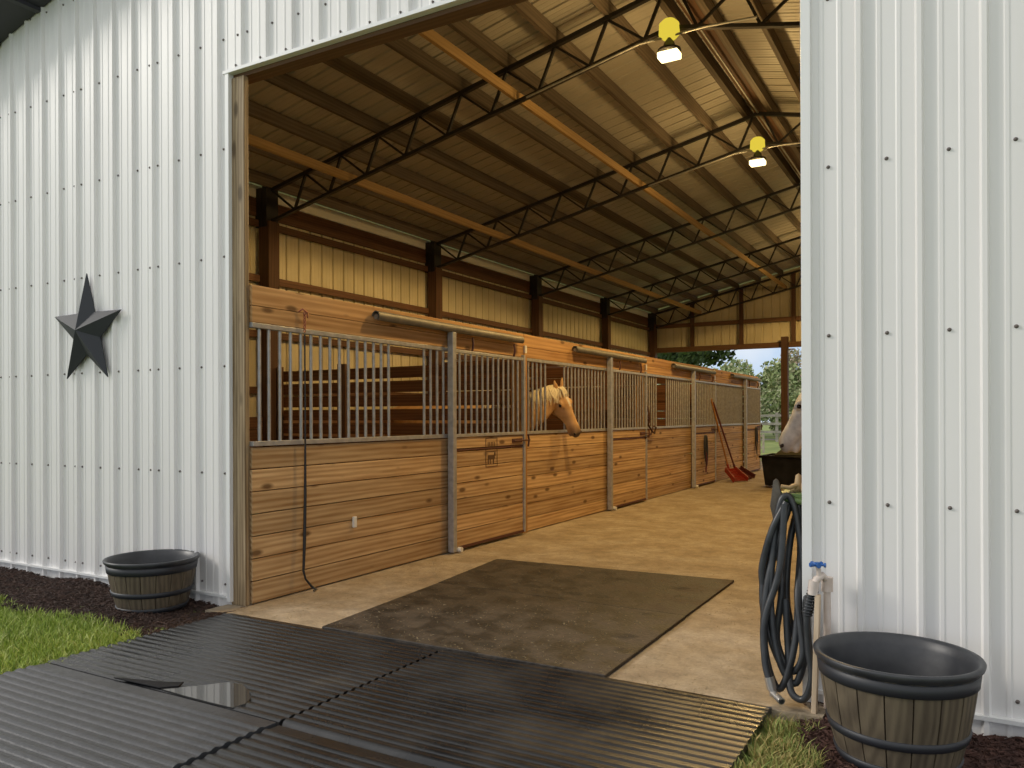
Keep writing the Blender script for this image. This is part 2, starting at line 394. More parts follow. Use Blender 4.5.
# ---- trusses
def truss(y, label, w=.05):
    t = thing('roof_truss', label, 'truss', (RX, y, chordz(RX)), 'steel roof trusses')
    for s in (-1, 1):
        def P(d, z): return (RX+s*d, y, z)
        def tz(d): return chordz(RX-d)
        D = 5.36
        b = MB(); b.bar(P(0, tz(0)-.02), P(D, tz(D)-.02), w, .045); b.build('top_chord', M['truss'], t)
        b = MB(); b.bar(P(0, tz(0)-.42), P(D, tz(D)-.42), w, .035); b.build('bottom_chord', M['truss'], t)
        nodes = [.07+.585*k for k in range(0, 10)]
        for k in range(len(nodes)):
            d = nodes[k]
            if d+.18 < D:
                b = MB(); b.bar(P(d, tz(d)-.03), P(d+.19, tz(d+.19)-.41), .028, .028); b.build('web', M['truss'], t)
            if k > 0:
                d2 = d-.39
                b = MB(); b.bar(P(d, tz(d)-.03), P(d2, tz(d2)-.41), .024, .024); b.build('web', M['truss'], t)
        b = MB(); x0 = P(D-.02, 0)[0]; x1 = P(D+.06, 0)[0]; b.box(x0, x1, y-.10, y+.10, tz(D)-.50, tz(D)+.05)
        b.box(x1, P(D+.17, 0)[0], y-.11, y+.11, tz(D)-.50, tz(D)+.0)
        b.build('end_plate', M['truss'], t)
    return t
truss(TY[0], 'black steel web truss nearest the front opening')
truss(TY[1], 'second black steel web truss from the front, the farther hanging lamp below it')
truss(TY[2], 'third black steel web truss from the front opening')
truss(TY[3], 'fourth black steel web truss, last but one before the end wall')
truss(TY[4], 'black steel web truss right against the far end wall', .08)
# ---- conduit at the two lamps
for (lx, ly, lz), lab in zip(LAMPS[:2], ('near', 'far')):
    b = MB(); y = ly-.02
    b.tube([(-4.0, y, botz(-4)-.03), (-2.75, y, 4.87), (-2.1, y, 4.88), (-1.62, y, 4.85)], .011, 6)
    tag(b.build('conduit', M['galv'], loc=(lx, y, 4.87)), 'thin pale conduit along the truss above the %s lamp' % ('nearer' if lab == 'near' else 'farther'), 'conduit')
b = MB(); b.tube([(RX, FY+.3, RZ-.17), (RX, EY-.3, RZ-.17)], .013, 6)
tag(b.build('conduit', M['galv'], loc=(RX, FY+.3, RZ-.17)), 'long pale conduit running along the roof ridge', 'conduit')

# ---- lamps
def lampfix(p, label):
    x, y, z = p
    t = thing('hanging_lamp', label, 'lamp', (x, y, z+.4), 'ridge lamps')
    b = MB(); b.tube([(x, y, z+.07), (x, y, chordz(x)-.4)], .012, 8); b.build('stem', M['blackm'], t)
    b = MB(); b.lathe([(.06, .335), (.095, .30), (.10, .20), (.07, .165), (.03, .16)], 20, (x, y, z)); b.build('ghost_blob', M['glow'], t)['label'] = 'round yellow glowing blob shaped after a lens ghost'  # glowing blob added above the lamp to imitate a lens ghost
    b = MB(); b.lathe([(.02, .16), (.05, .12), (.06, .07), (.11, .055), (.115, .03), (.0001, .028)], 20, (x, y, z)); b.build('housing', M['blackm'], t)
    b = MB(); b.box(x-.10, x+.10, y-.07, y+.07, z-.035, z+.028); b.build('lens', M['lens'], t, bevel=.012)['label'] = 'bright warm lens'
    l = bpy.data.objects.new('lamp_light', lamp_data('lamp_light', 'SPOT', LAMP_W, LAMP_C, shadow_soft_size=.10, spot_size=R(162), spot_blend=.08))
    COL.objects.link(l); l.parent = t; l.location = (0, 0, -.4-.10)
    l = bpy.data.objects.new('lamp_spill', lamp_data('lamp_spill', 'POINT', LAMP_SPILL, LAMP_C, shadow_soft_size=.10))
    COL.objects.link(l); l.parent = t; l.location = (.0, 0, -.4-.16)
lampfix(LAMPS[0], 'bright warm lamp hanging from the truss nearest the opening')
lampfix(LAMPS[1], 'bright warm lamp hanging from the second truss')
lampfix(LAMPS[2], 'unseen warm lamp added on the fourth truss, behind the right wall edge')  # out of view, added to brighten the far end

# ---- columns and girts along the left wall
ords = ['nearest the opening', 'second from the opening', 'third from the opening', 'fourth from the opening', 'in the far left corner']
for side in (0, 1):
    for i, y in enumerate(TY):
        X = XL+.15 if side == 0 else XR-.15
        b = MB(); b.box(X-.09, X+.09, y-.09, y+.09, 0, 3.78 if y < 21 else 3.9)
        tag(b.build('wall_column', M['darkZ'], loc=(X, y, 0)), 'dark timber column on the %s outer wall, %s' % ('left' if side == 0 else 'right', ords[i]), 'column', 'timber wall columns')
def girt(z, lab, side=0, h=.09):
    X = XL+.06 if side == 0 else XR-.06
    edges = [FY+.05]+TY
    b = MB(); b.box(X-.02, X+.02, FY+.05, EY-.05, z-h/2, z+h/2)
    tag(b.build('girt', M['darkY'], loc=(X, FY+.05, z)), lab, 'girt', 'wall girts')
girt(3.76, 'brown rail along the left outer wall, just below the truss ends')
girt(3.05, 'brown rail along the left outer wall, just above the stalls')
girt(2.33, 'brown rail along the left outer wall, seen through the stall bars')
girt(1.60, 'lower brown rail along the left outer wall inside the stalls')
girt(3.76, 'brown rail along the right outer wall, upper one', 1)
girt(3.05, 'brown rail along the right outer wall, lower one', 1)
# kick boards inside the stalls on the outer wall
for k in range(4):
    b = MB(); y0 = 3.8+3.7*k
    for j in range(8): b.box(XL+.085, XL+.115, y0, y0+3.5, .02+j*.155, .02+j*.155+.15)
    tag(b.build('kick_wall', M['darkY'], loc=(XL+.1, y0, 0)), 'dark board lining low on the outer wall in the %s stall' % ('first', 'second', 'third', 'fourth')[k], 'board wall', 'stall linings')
# ---- end wall framing
b = MB(); b.box(XL+.05, XR-.05, EY-.16, EY-.03, 3.08, 3.22); tag(b.build('end_header', M['darkX'], loc=(RX, EY-.1, 3.08)), 'brown beam across the far end above the open view', 'beam')
b = MB(); b.box(XL+.05, XR-.05, EY-.09, EY-.03, 3.79, 3.90); tag(b.build('end_girt', M['darkX'], loc=(RX, EY-.1, 3.79)), 'brown rail across the metal of the far gable', 'girt')
for i, x in enumerate((-6.74, -5.36, -3.98, -2.60, -1.22, .16, 1.54)):
    b = MB(); b.box(x-.05, x+.05, EY-.14, EY-.05, 3.22, roofz(x)-.15)
    tag(b.build('gable_stud', M['darkZ'], loc=(x, EY-.1, 3.22)), 'brown upright on the far gable above the end beam, %s from its left corner' % ['first', 'second', 'third', 'fourth', 'fifth', 'sixth', 'last'][i], 'stud', 'far gable uprights')
for x, lab in ((-4.18, 'brown square post in the far open end, seen behind the grey horse'), (-.72, 'brown square post in the far open end, right of the aisle')):
    b = MB(); b.box(x-.085, x+.085, EY-.33, EY-.16, 0, 3.35); b.box(x+.085, x+.25, EY-.26, EY-.22, 3.0, 3.03)
    tag(b.build('end_post', M['darkZ'], loc=(x, EY-.25, 0)), lab, 'post', 'far end posts')

# ------------------------------------------------------------------ stall fronts
SEQ = ['first', 'second', 'third', 'fourth']
def boards(mb, x0, x1, y0, y1, z0, z1, n, gap=.007):
    hh = (z1-z0)/n
    for j in range(n): mb.box(x0, x1, y0, y1, z0+j*hh, z0+(j+1)*hh-gap)
def stall_front(y0, y1, bars, gap, label):
    t = thing('stall_front_panel', label, 'stall', (SF, (y0+y1)/2, 0), 'stall fronts')  # only the front of a stall: boards, rails and bars
    b = MB(); boards(b, SF-.045, SF, y0, y1, .01, 1.055, 7); b.build('board_panel', M['pine'], t, bevel=.003)
    b = MB(); b.box(SF-.045, SF+.012, y0, y1, 1.057, 1.09); b.build('sill_rail', M['galv'], t, bevel=.003)
    b = MB(); b.box(SF-.04, SF+.008, y0, y1, 1.85, 1.883); b.build('top_rail', M['galv'], t, bevel=.003)
    for y in bars:
        b = MB(); b.tube([(SF-.015, y, 1.088), (SF-.015, y, 1.852)], .0125, 8); b.build('bar', M['galv'], t)
    return t
b0 = [3.79, 3.875, 3.975, 4.075, 4.175, 4.276, 4.376, 4.476, 4.58, 4.68, 4.78, 4.88, 4.98, 5.075, 5.171, 5.664, 5.762, 5.862, 5.96]
stall_front(3.712, 6.03, b0, None, 'first stall front, pale boards below grey bars, nearest the opening')
bb = [7.578, 7.674, 7.774, 7.874, 7.978]+[8.47+.1*i for i in range(13)]
p2 = stall_front(7.51, 9.73, bb, None, 'second stall front, where the palomino looks out through the bar gap')
clone(p2, (SF, 8.62+3.7, 0), 'third stall front, board panel with bars just before the door with the halter')
# extra bars beside the 4th: no open gap
p4 = stall_front(14.91, 17.13, [14.98+.1*i for i in range(22)], None, 'fourth and farthest stall front, behind the leaning red fork')
# small white clip on the first panel
b = MB(); b.box(SF, SF+.02, 4.70, 4.735, .395, .48)
tag(b.build('white_clip', M['white'], bevel=.004), 'small white plastic clip on the boards of the first stall', 'clip')
def door():
    t = thing('stall_door', '', 'door', (SF+.05, 6.03, 0), 'sliding stall doors')
    x = SF+.05
    b = MB(); b.box(x-.025, x+.035, 6.03-.06, 6.03, .015, 2.02); b.build('post', M['galv'], t, bevel=.004)
    b = MB(); b.box(x-.015, x+.02, 7.33, 7.365, .03, 1.9); b.build('stile', M['galv'], t, bevel=.003)
    b = MB(); boards(b, x-.03, x+.003, 6.035, 7.33, .05, .93, 6); boards(b, x-.03, x+.003, 6.035, 7.33, .955, 1.06, 1); b.build('board_panel', M['pine'], t, bevel=.003)
    b = MB(); b.box(x-.02, x+.006, 6.035, 7.33, .933, .948); b.build('cross_rail', M['rust'], t)['label'] = 'rust-red crossbar'
    b = MB(); b.box(x-.02, x+.012, 6.035, 7.33, .028, .05); b.build('bottom_rail', M['rust'], t)['label'] = 'rust-red bottom bar'
    b = MB(); b.box(x-.02, x+.015, 6.035, 7.33, 1.06, 1.09); b.build('sill_rail', M['galv'], t, bevel=.003)
    b = MB(); b.box(x-.02, x+.015, 6.035, 7.33, 1.84, 1.87); b.build('top_rail', M['galv'], t, bevel=.003)
    for i in range(12):
        y = 6.13+.1*i
        b = MB(); b.tube([(x, y, 1.088), (x, y, 1.842)], .0115, 8); b.build('bar', M['galv'], t)
    b = MB(); b.tube([(x+.015, 7.12, 1.0), (x+.03, 7.18, 1.0), (x+.03, 7.44, 1.0)], .008, 6); b.box(x+.003, x+.015, 7.1, 7.3, .98, 1.02)
    b.tube([(x+.03, 7.40, .93), (x+.035, 7.41, 1.0), (x+.03, 7.40, 1.06)], .011, 6); b.build('latch', M['rust'], t)['label'] = 'rusty sliding latch'
    for y in (6.35, 7.15):
        b = MB(); b.tube([(x, y, 1.87), (x+.015, y, 1.93), (x-.0, y+.01, 2.0)], .012, 6); b.build('hanger', M['rust'], t)
    b = MB(); b.tube([(x+.02, 6.07, .03), (x+.06, 6.07, .03)], .025, 10); b.build('guide_roller', M['white'], t)['label'] = 'white guide roller'
    # stencilled plate
    return t
d1 = door(); d1['label'] = 'first sliding stall door, nearest the opening, with a stencilled mark'
pl = MB(); x = SF+.05+.0035
for (ya, yb, za, zb) in ((6.58, 6.80, 1.035, 1.04), (6.58, 6.80, .755, .76), (6.58, 6.587, .76, 1.04), (6.793, 6.80, .76, 1.04), (6.6, 6.78, .905, .91)): pl.box(x, x+.003, ya, yb, za, zb)
for k, (yy, zz, hh) in enumerate(((6.62, .93, .07), (6.65, .95, .05), (6.68, .93, .07), (6.71, .94, .06), (6.745, .93, .07))): pl.box(x, x+.003, yy, yy+.012, zz, zz+hh)
for (ya, yb, za, zb) in ((6.62, 6.75, .83, .87), (6.62, 6.635, .78, .83), (6.66, 6.672, .785, .83), (6.72, 6.735, .78, .83), (6.74, 6.765, .86, .895)): pl.box(x, x+.003, ya, yb, za, zb)
d1b = pl.build('stencil_mark', mat('dark_stencil', (.10, .05, .02), .7), d1); d1b['label'] = 'dark stencilled square mark'
def door_clone(loc, lab):
    c = d1.copy(); COL.objects.link(c); c.location = loc; c['label'] = lab
    for ch in d1.children:
        if ch.name.startswith('stencil'): continue
        k = ch.copy(); COL.objects.link(k); k.parent = c
    return c
door_clone((SF+.05, 9.73, 0), 'second sliding stall door, just past the palomino')
door_clone((SF+.05, 13.43, 0), 'third sliding stall door, a dark red halter hanging on it')
door_clone((SF+.05, 17.13, 0), 'fourth and farthest sliding stall door, a black halter hanging on it')
for i, y in enumerate((7.45, 11.15, 14.85, 18.55)):
    b = MB(); b.box(SF-.13, SF+.012, y-.055, y+.055, 0, 1.884)
    tag(b.build('stall_post', M['postZ'], loc=(SF, y, 0), bevel=.004), 'pine post beside the latch of the %s stall door' % SEQ[i], 'post', 'pine posts of the stall fronts')
    b = MB(); b.box(SF+.012, SF+.03, y-.02, y+.02, 1.93, 2.01)
    tag(b.build('light_switch', M['white'], loc=(SF+.012, y, 1.93)), 'small pale box on the beam above the %s stall post' % SEQ[i], 'electric box', 'pale boxes on the beam')
# header beams
for i in range(4):
    y0 = 3.712 if i == 0 else 3.75+3.7*i; y1 = 3.75+3.7*(i+1)-.006
    for z0, z1, nm in ((1.886, 1.995, 'lower'), (1.999, 2.135, 'upper')):
        b = MB(); b.box(SF-.045, SF+.004, y0, y1, z0, z1)
        tag(b.build('header_board', M['beam'], loc=(SF, y0, z0), bevel=.003), '%s pine board of the beam over the %s stall' % (nm, SEQ[i]), 'beam', 'pine beam over the stalls')
    b = MB(); ya, yb = 4.93+3.7*i, 7.31+3.7*i
    prof = []
    for k in range(13):
        a = math.pi*(-.35+1.35*k/12.0); prof.append((SF+.05+.040*math.cos(a), 2.055+.042*math.sin(a)))
    prof2 = [(SF+.05+(px-SF-.05)*.85, 2.055+(pz-2.055)*.85) for px, pz in prof]
    pol = prof+prof2[::-1]
    n = len(pol); vs = [(p[0], ya, p[1]) for p in pol]+[(p[0], yb, p[1]) for p in pol]
    b.add(vs, [(k, (k+1) % n, n+(k+1) % n, n+k) for k in range(n)], True)
    h = len(prof)
    for k in range(h-1): b.add([vs[k], vs[k+1], vs[n-2-k], vs[n-1-k]], [(0, 1, 2, 3)]); b.add([vs[n+k], vs[n+k+1], vs[2*n-2-k], vs[2*n-1-k]], [(0, 1, 2, 3)])
    b.tube([(SF+.05, ya+.003, 2.05), (SF+.05, yb-.003, 2.05)], .022, 10)
    b.box(SF+.004, SF+.03, ya+.05, yb-.05, 2.04, 2.10)
    tag(fixn(b.build('door_track', M['cover'], loc=(SF+.05, ya, 2.05))), 'rounded grey track cover above the %s sliding door' % SEQ[i], 'door track', 'sliding door tracks')
# stall dividers
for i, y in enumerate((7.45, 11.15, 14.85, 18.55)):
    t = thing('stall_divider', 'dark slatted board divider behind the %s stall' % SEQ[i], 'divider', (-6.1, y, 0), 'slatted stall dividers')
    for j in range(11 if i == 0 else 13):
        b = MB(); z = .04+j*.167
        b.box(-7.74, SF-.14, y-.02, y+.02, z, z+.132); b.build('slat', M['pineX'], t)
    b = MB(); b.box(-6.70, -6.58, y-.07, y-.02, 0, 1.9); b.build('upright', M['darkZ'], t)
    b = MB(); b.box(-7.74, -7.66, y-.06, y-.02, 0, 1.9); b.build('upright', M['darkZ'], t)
# right-hand stall row (only its horse is in view)
b = MB(); RXF = -.77
boards(b, RXF, RXF+.045, 4.95, 18.5, .01, 1.055, 7); boards(b, RXF, RXF+.045, 4.95, 18.5, 1.886, 2.135, 2)
struct(b.build('wall_right_stalls', M['pine']))
for i, y in enumerate((6.03, 7.45, 9.73, 11.15, 13.43, 14.85, 17.13, 18.55)):
    b = MB(); b.box(RXF+.0, RXF+.12, y-.05, y+.05, 0, 1.884)
    tag(b.build('stall_post', M['postZ'], loc=(RXF, y, 0)), 'pine post in the right-hand row of stalls, %s from the opening' % ['first', 'second', 'third', 'fourth', 'fifth', 'sixth', 'seventh', 'last'][i], 'post', 'posts of the right stall row')

# ------------------------------------------------------------------ star on the wall
sx, sz = -5.80, 1.91
b = MB(); ang0 = 90
P = []
for k in range(10):
    r = .44 if k % 2 == 0 else .175
    a = R(ang0+36*k); P.append((sx+r*math.cos(a), FY-.04, sz+r*math.sin(a)))
vs = [(sx, FY-.13, sz)]+P; b.add(vs, [(0, 1+k, 1+(k+1) % 10) for k in range(10)])
b.add([(p[0], p[1]+.008, p[2]) for p in P]+[(sx, FY-.032, sz)], [(10, (k+1) % 10, k) for k in range(10)])
b.add(P+[(p[0], p[1]+.008, p[2]) for p in P], [(k, (k+1) % 10, 10+(k+1) % 10, 10+k) for k in range(10)])
tag(fixn(b.build('metal_star', M['steelstar'], loc=(sx, FY-.03, sz))), 'dark grey five-pointed faceted metal star on the white wall', 'star')

# ------------------------------------------------------------------ floor mats
def ribmat(x0, x1, y0, y1, label, mt, z=0.0, pitch=.054, off=0):
    y = y0; pts = [(y0, z-.02)]
    y = y0+.006+off
    while y+pitch < y1:
        for d, h in ((0, .006), (.006, .0095), (.012, .0118), (.020, .0128), (.028, .0118), (.034, .0095), (.040, .006)): pts.append((y+d, z+h))
        y += pitch
    pts += [(y1, z+.004), (y1, z-.02)]
    m = MB(); n = len(pts); xs = [x0+(x1-x0)*i/24 for i in range(25)]
    v = []
    for x in xs:
        for (yy, zz) in pts: v.append((x, yy, zz+.0025*math.sin(x*3.1+yy*1.7)))
    f = [(i*n+k, (i+1)*n+k, (i+1)*n+k+1, i*n+k+1) for i in range(24) for k in range(n-1)]
    m.add(v, f); m.f.append(tuple(range(n))); m.sm.append(False); m.f.append(tuple(range(24*n, 25*n))[::-1]); m.sm.append(False)
    m.f.append(tuple(i*n for i in range(25))[::-1]+()); m.sm.append(False)
    m.f = m.f[:-1]; m.sm = m.sm[:-1]
    o = m.build('ribbed_mat', mt, loc=((x0+x1)/2, (y0+y1)/2, z)); fixn(o)
    return tag(o, label, 'mat', 'ribbed rubber mats on the apron')
M['matw'] = noisy('wet_ribbed_rubber', (.009, .010, .012), (.024, .024, .025), 2.2, .20, .05, p=(.35, .65), bscale=60, rough2=.42, spec=.55, c3=(.05, .043, .032), p3=.8)
M['matd'] = noisy('damp_ribbed_rubber', (.035, .037, .042), (.065, .068, .074), 2.0, .35, .1, p=(.35, .7), bscale=70, rough2=.55)
M['matf'] = noisy('flat_dirty_rubber', (.018, .015, .013), (.075, .056, .038), 5, .55, .3, detail=9, p=(.42, .66), bscale=50, rough2=.8, c3=(.045, .036, .028), p3=.5)
def hoofprints(m):
    nt = m.node_tree; b = nt.nodes['Principled BSDF']; L = nt.links.new; src = b.inputs['Base Color'].links[0].from_socket
    tc = N(nt, 'ShaderNodeTexCoord'); mp = N(nt, 'ShaderNodeMapping'); mp.inputs['Scale'].default_value = (2.6, 4.2, 0); L(tc.outputs['Object'], mp.inputs[0])
    ns = N(nt, 'ShaderNodeTexNoise'); ns.inputs['Scale'].default_value = 9; L(tc.outputs['Object'], ns.inputs['Vector'])
    ma = N(nt, 'ShaderNodeVectorMath', operation='MULTIPLY_ADD'); L(ns.outputs['Color'], ma.inputs[0]); ma.inputs[1].default_value = (.35, .35, 0); L(mp.outputs[0], ma.inputs[2])
    v = N(nt, 'ShaderNodeTexVoronoi'); v.inputs['Scale'].default_value = 1; L(ma.outputs[0], v.inputs['Vector'])
    r = N(nt, 'ShaderNodeMapRange'); r.inputs['From Min'].default_value = .17; r.inputs['From Max'].default_value = .25; r.inputs['To Min'].default_value = .35; r.inputs['To Max'].default_value = 1; L(v.outputs['Distance'], r.inputs[0])
    vm = N(nt, 'ShaderNodeVectorMath', operation='SCALE'); L(src, vm.inputs[0]); L(r.outputs[0], vm.inputs['Scale']); L(vm.outputs[0], b.inputs['Base Color'])
hoofprints(M['matf']); grime(M['matf'], 30, .35, .65, .35); grime(M['matd'], 25, .35, .65, .25)
ribmat(-4.06, -2.425, 2.315, 3.475, 'wet ribbed black mat by the left post, with the puddle', M['matw'], z=.004)
ribmat(-2.41, -.72, 2.315, 3.475, 'wet ribbed black mat in front of the aisle, right of the seam', M['matw'], z=.006, off=.008)
ribmat(-4.04, -2.425, .9, 2.305, 'grey damp ribbed mat in the bottom left corner', M['matd'], z=.010)
ribmat(-2.41, -.74, .9, 2.305, 'dark ribbed mat at the bottom centre edge', M['matw'], z=.002, off=.01)
def flatmat(poly, label, z0=.002, z1=.02):
    m = MB(); m.prism(poly, 'Z', z0, z1); c = poly[0]
    o = m.build('rubber_mat', M['matf'], bevel=.004, loc=(c[0], c[1], z0)); fixn(o); return tag(o, label, 'mat', 'smooth stall mats on the aisle')
flatmat([(-3.29, 3.485), (-1.49, 3.485), (-1.50, 4.77), (-3.40, 4.83)], 'nearer smooth dark rubber mat with dusty hoof prints', .0005, .020)
flatmat([(-3.41, 4.84), (-1.505, 4.78), (-1.51, 5.98), (-3.53, 5.89)], 'farther smooth dark rubber mat on the concrete aisle', .001, .018)
# torn flap and puddle
pd = MB(); pts = [(-3.17, 2.325), (-3.09, 2.40), (-3.03, 2.47), (-2.98, 2.535), (-2.90, 2.55), (-2.80, 2.50), (-2.72, 2.44), (-2.69, 2.38), (-2.70, 2.322), (-2.85, 2.318), (-3.0, 2.318)]
pd.prism(pts, 'Z', .012, .0205)
tag(pd.build('puddle', mat('water', (.05, .05, .05), .01, 0, 1.0), loc=(-2.93, 2.4, .012)), 'small shallow puddle lying on the wet ribbed mat', 'puddle')
fp = MB(); fp.prism([(-3.50, 2.31), (-3.18, 2.325), (-3.12, 2.38), (-3.15, 2.43), (-3.22, 2.39)], 'Z', .018, .026)
tag(fixn(fp.build('torn_flap', M['cartp'], loc=(-3.3, 2.38, .018), bevel=.003)), 'torn black rubber flap at the puddle corner', 'flap')

# ------------------------------------------------------------------ barrel planters
def planter(cx, cy, rot, label, bigh=.335, rt=.295, rb=.20):
    t = thing('barrel_planter', label, 'planter', (cx, cy, -.01), 'barrel planters')
    def rr(z): return rb+(rt-.012-rb)*(z/bigh)**.85+.008*math.sin(math.pi*z/bigh)
    n = 18; seg = 72
    b = MB(); zs = [0, .05, .1, .16, .22, .28, bigh-.03]
    P = []
    for z in zs:
        for k in range(seg):
            w_ = 2*math.pi/n; a = w_*(k//4)+(0, .03*w_, .35*w_, .97*w_)[k % 4]+rot
            g = .012 if k % 4 == 0 else 0
            P.append((cx+(rr(z)-g)*math.cos(a), cy+(rr(z)-g)*math.sin(a), z-.01))
    F = [(i*seg+k, i*seg+(k+1) % seg, (i+1)*seg+(k+1) % seg, (i+1)*seg+k) for i in range(len(zs)-1) for k in range(seg)]
    b.add(P, F, False); b.f.append(tuple(range(seg))[::-1]); b.sm.append(False)
    b.build('stave_wall', M['stave'], t)
    b = MB(); b.lathe([(rt-.016, bigh-.035), (rt, bigh-.02), (rt+.004, bigh-.006), (rt, bigh), (rt-.012, bigh), (rt-.022, bigh-.01), (rt-.034, bigh-.04), (rr(.2)-.028, .2), (rr(.06)-.028, .05), (.001, .045)], 64, (cx, cy, -.01))
    b.build('rim_and_liner', M['rim'], t)['label'] = 'dark smooth rim and inside'
    for z0, z1 in ((.0, .035), (.105, .14), (bigh-.085, bigh-.035)):
        b = MB(); b.lathe([(rr(z0)-.002, z0), (rr(z0)+.006, z0+.003), (rr(z1)+.006, z1-.003), (rr(z1)-.002, z1)], 64, (cx, cy, -.01)); b.build('hoop', M['hoop'], t)
    return t
M['stave'] = wood('stave_resin', (.15, .12, .08), (.075, .058, .04), 'Z', knots=False, var=.1, dark=(.04, .03, .02))
M['rim'] = noisy('dark_resin', (.020, .022, .027), (.045, .047, .052), 8, .42, .03)
M['hoop'] = mat('black_hoop', (.022, .024, .03), .5)
planter(-.225, 3.24, .1, 'large barrel-shaped planter on mulch against the right white wall', .385, .284, .20)
planter(-4.695, 3.38, .5, 'barrel-shaped planter on mulch left of the barn opening', .338, .292, .205)

# ------------------------------------------------------------------ mulch and grass
M['mulch'] = noisy('mulch_bits', (.022, .012, .009), (.075, .04, .028), 18, .85, .2, p=(.3, .7))
M['mulchr'] = noisy('red_mulch_bits', (.035, .014, .010), (.10, .045, .032), 18, .85, .2, p=(.3, .7))
def mulch(x0, x1, y0, y1, n, label, mt, inside=lambda x, y: True):
    b = MB(); rnd = random.Random(int(x0*100)); st = 24
    def hz(x, y): return -.018+.012*math.sin(x*7+y*3)+.01*math.sin(y*13-x*5)
    nx = int((x1-x0)/.06)+1; ny = int((y1-y0)/.06)+1
    v = []; 
    for i in range(nx+1):
        for j in range(ny+1):
            x = x0+(x1-x0)*i/nx; y = y0+(y1-y0)*j/ny; v.append((x, y, hz(x, y)))
    f = [(i*(ny+1)+j, (i+1)*(ny+1)+j, (i+1)*(ny+1)+j+1, i*(ny+1)+j+1) for i in range(nx) for j in range(ny)
         if inside(v[i*(ny+1)+j][0], v[i*(ny+1)+j][1])]
    b.add(v, f)
    for _ in range(n):
        x = rnd.uniform(x0, x1); y = rnd.uniform(y0, y1)
        if not inside(x, y): continue
        a = rnd.uniform(0, math.pi); l = rnd.uniform(.008, .032); wd = rnd.uniform(.002, .006); h = rnd.uniform(.002, .006); z = hz(x, y)+rnd.uniform(.0, .014)
        tz = rnd.uniform(-.35, .35)
        dx, dy = math.cos(a)*l, math.sin(a)*l; ox, oy = -math.sin(a)*wd, math.cos(a)*wd
        b.add([(x-dx+ox, y-dy+oy, z-l*tz), (x-dx-ox, y-dy-oy, z-l*tz), (x+dx, y+dy, z+l*tz), (x, y, z+h+.003)], [(0, 1, 2), (0, 3, 1), (1, 3, 2), (2, 3, 0)])
    return tag(b.build('mulch', mt), label, 'mulch', kind='stuff')
mulch(-8.5, -4.10, 2.86, 3.66, 17000, 'dark brown bark mulch along the foot of the left wall', M['mulch'], lambda x, y: y > 2.90+.06*math.sin(x*5) and not (x > -4.13 and y < 3.3))
mulch(-.62, 1.6, 2.5, 3.66, 12000, 'reddish brown mulch around the right planter', M['mulchr'], lambda x, y: x > -.58+(3.3-y)*.15)
def grassmat(name, cols):
    m = mat(name, cols[0], .6, spec=.3); nt = m.node_tree; b = nt.nodes['Principled BSDF']
    geo = N(nt, 'ShaderNodeNewGeometry'); r = N(nt, 'ShaderNodeValToRGB'); nt.links.new(geo.outputs['Random Per Island'], r.inputs[0])
    for i, c in enumerate(cols):
        p = i/(len(cols)-1)
        if i == 0: el = r.color_ramp.elements[0]
        elif i == len(cols)-1: el = r.color_ramp.elements[-1]
        else: el = r.color_ramp.elements.new(p)
        el.color = (*c, 1); el.position = p
    nt.links.new(r.outputs[0], b.inputs['Base Color'])
    return m
M['grass'] = grassmat('grass_blades', [(.12, .20, .03), (.26, .36, .05), (.38, .48, .09), (.50, .52, .20)])
M['dry'] = grassmat('dry_grass_blades', [(.14, .20, .04), (.30, .28, .08), (.46, .34, .14), (.34, .36, .12), (.20, .28, .06)])
def rnd_(x, y): return (math.sin(x*913+y*717)*1000) % 1 < .35
def grass(x0, x1, y0, y1, n, inside, mt, label, hh=(.02, .07), cx=None):
    b = MB(); rnd = random.Random(n)
    for _ in range(n):
        x = rnd.uniform(x0, x1); y = rnd.uniform(y0, y1)
        if not inside(x, y): continue
        h = rnd.uniform(*hh); a = rnd.uniform(0, 6.28); wd = rnd.uniform(.0015, .0035); le = rnd.uniform(.1, 1.0)*h; la = rnd.uniform(0, 6.28)
        z = -.03; ox, oy = math.cos(a)*wd, math.sin(a)*wd; lx, ly = math.cos(la)*le, math.sin(la)*le
        b.add([(x-ox, y-oy, z), (x+ox, y+oy, z), (x+lx*.4+ox*.8, y+ly*.4+oy*.8, z+h*.65), (x+lx*.4-ox*.8, y+ly*.4-oy*.8, z+h*.65), (x+lx, y+ly, z+h)], [(0, 1, 2, 3), (3, 2, 4)])
    return tag(b.build('grass', mt), label, 'grass', kind='stuff')
grass(-7.2, -4.0, 1.3, 3.06, 60000, lambda x, y: y < 2.96+.06*math.sin(x*5)+.03*math.sin(x*31) and x < -4.03+.03*math.sin(y*17), M['grass'], 'bright green lawn grass between the mats and the left mulch', (.02, .065))
grass(-.78, -.40, 2.2, 3.46, 9000, lambda x, y: x < -.53+(3.3-y)*.2+.03*math.sin(y*19) and x > -.70-.02*math.sin(y*23) and y < 3.40 and (y < 3.15 or rnd_(x, y)), M['dry'], 'yellowing grass tuft beside the right planter', (.02, .065))

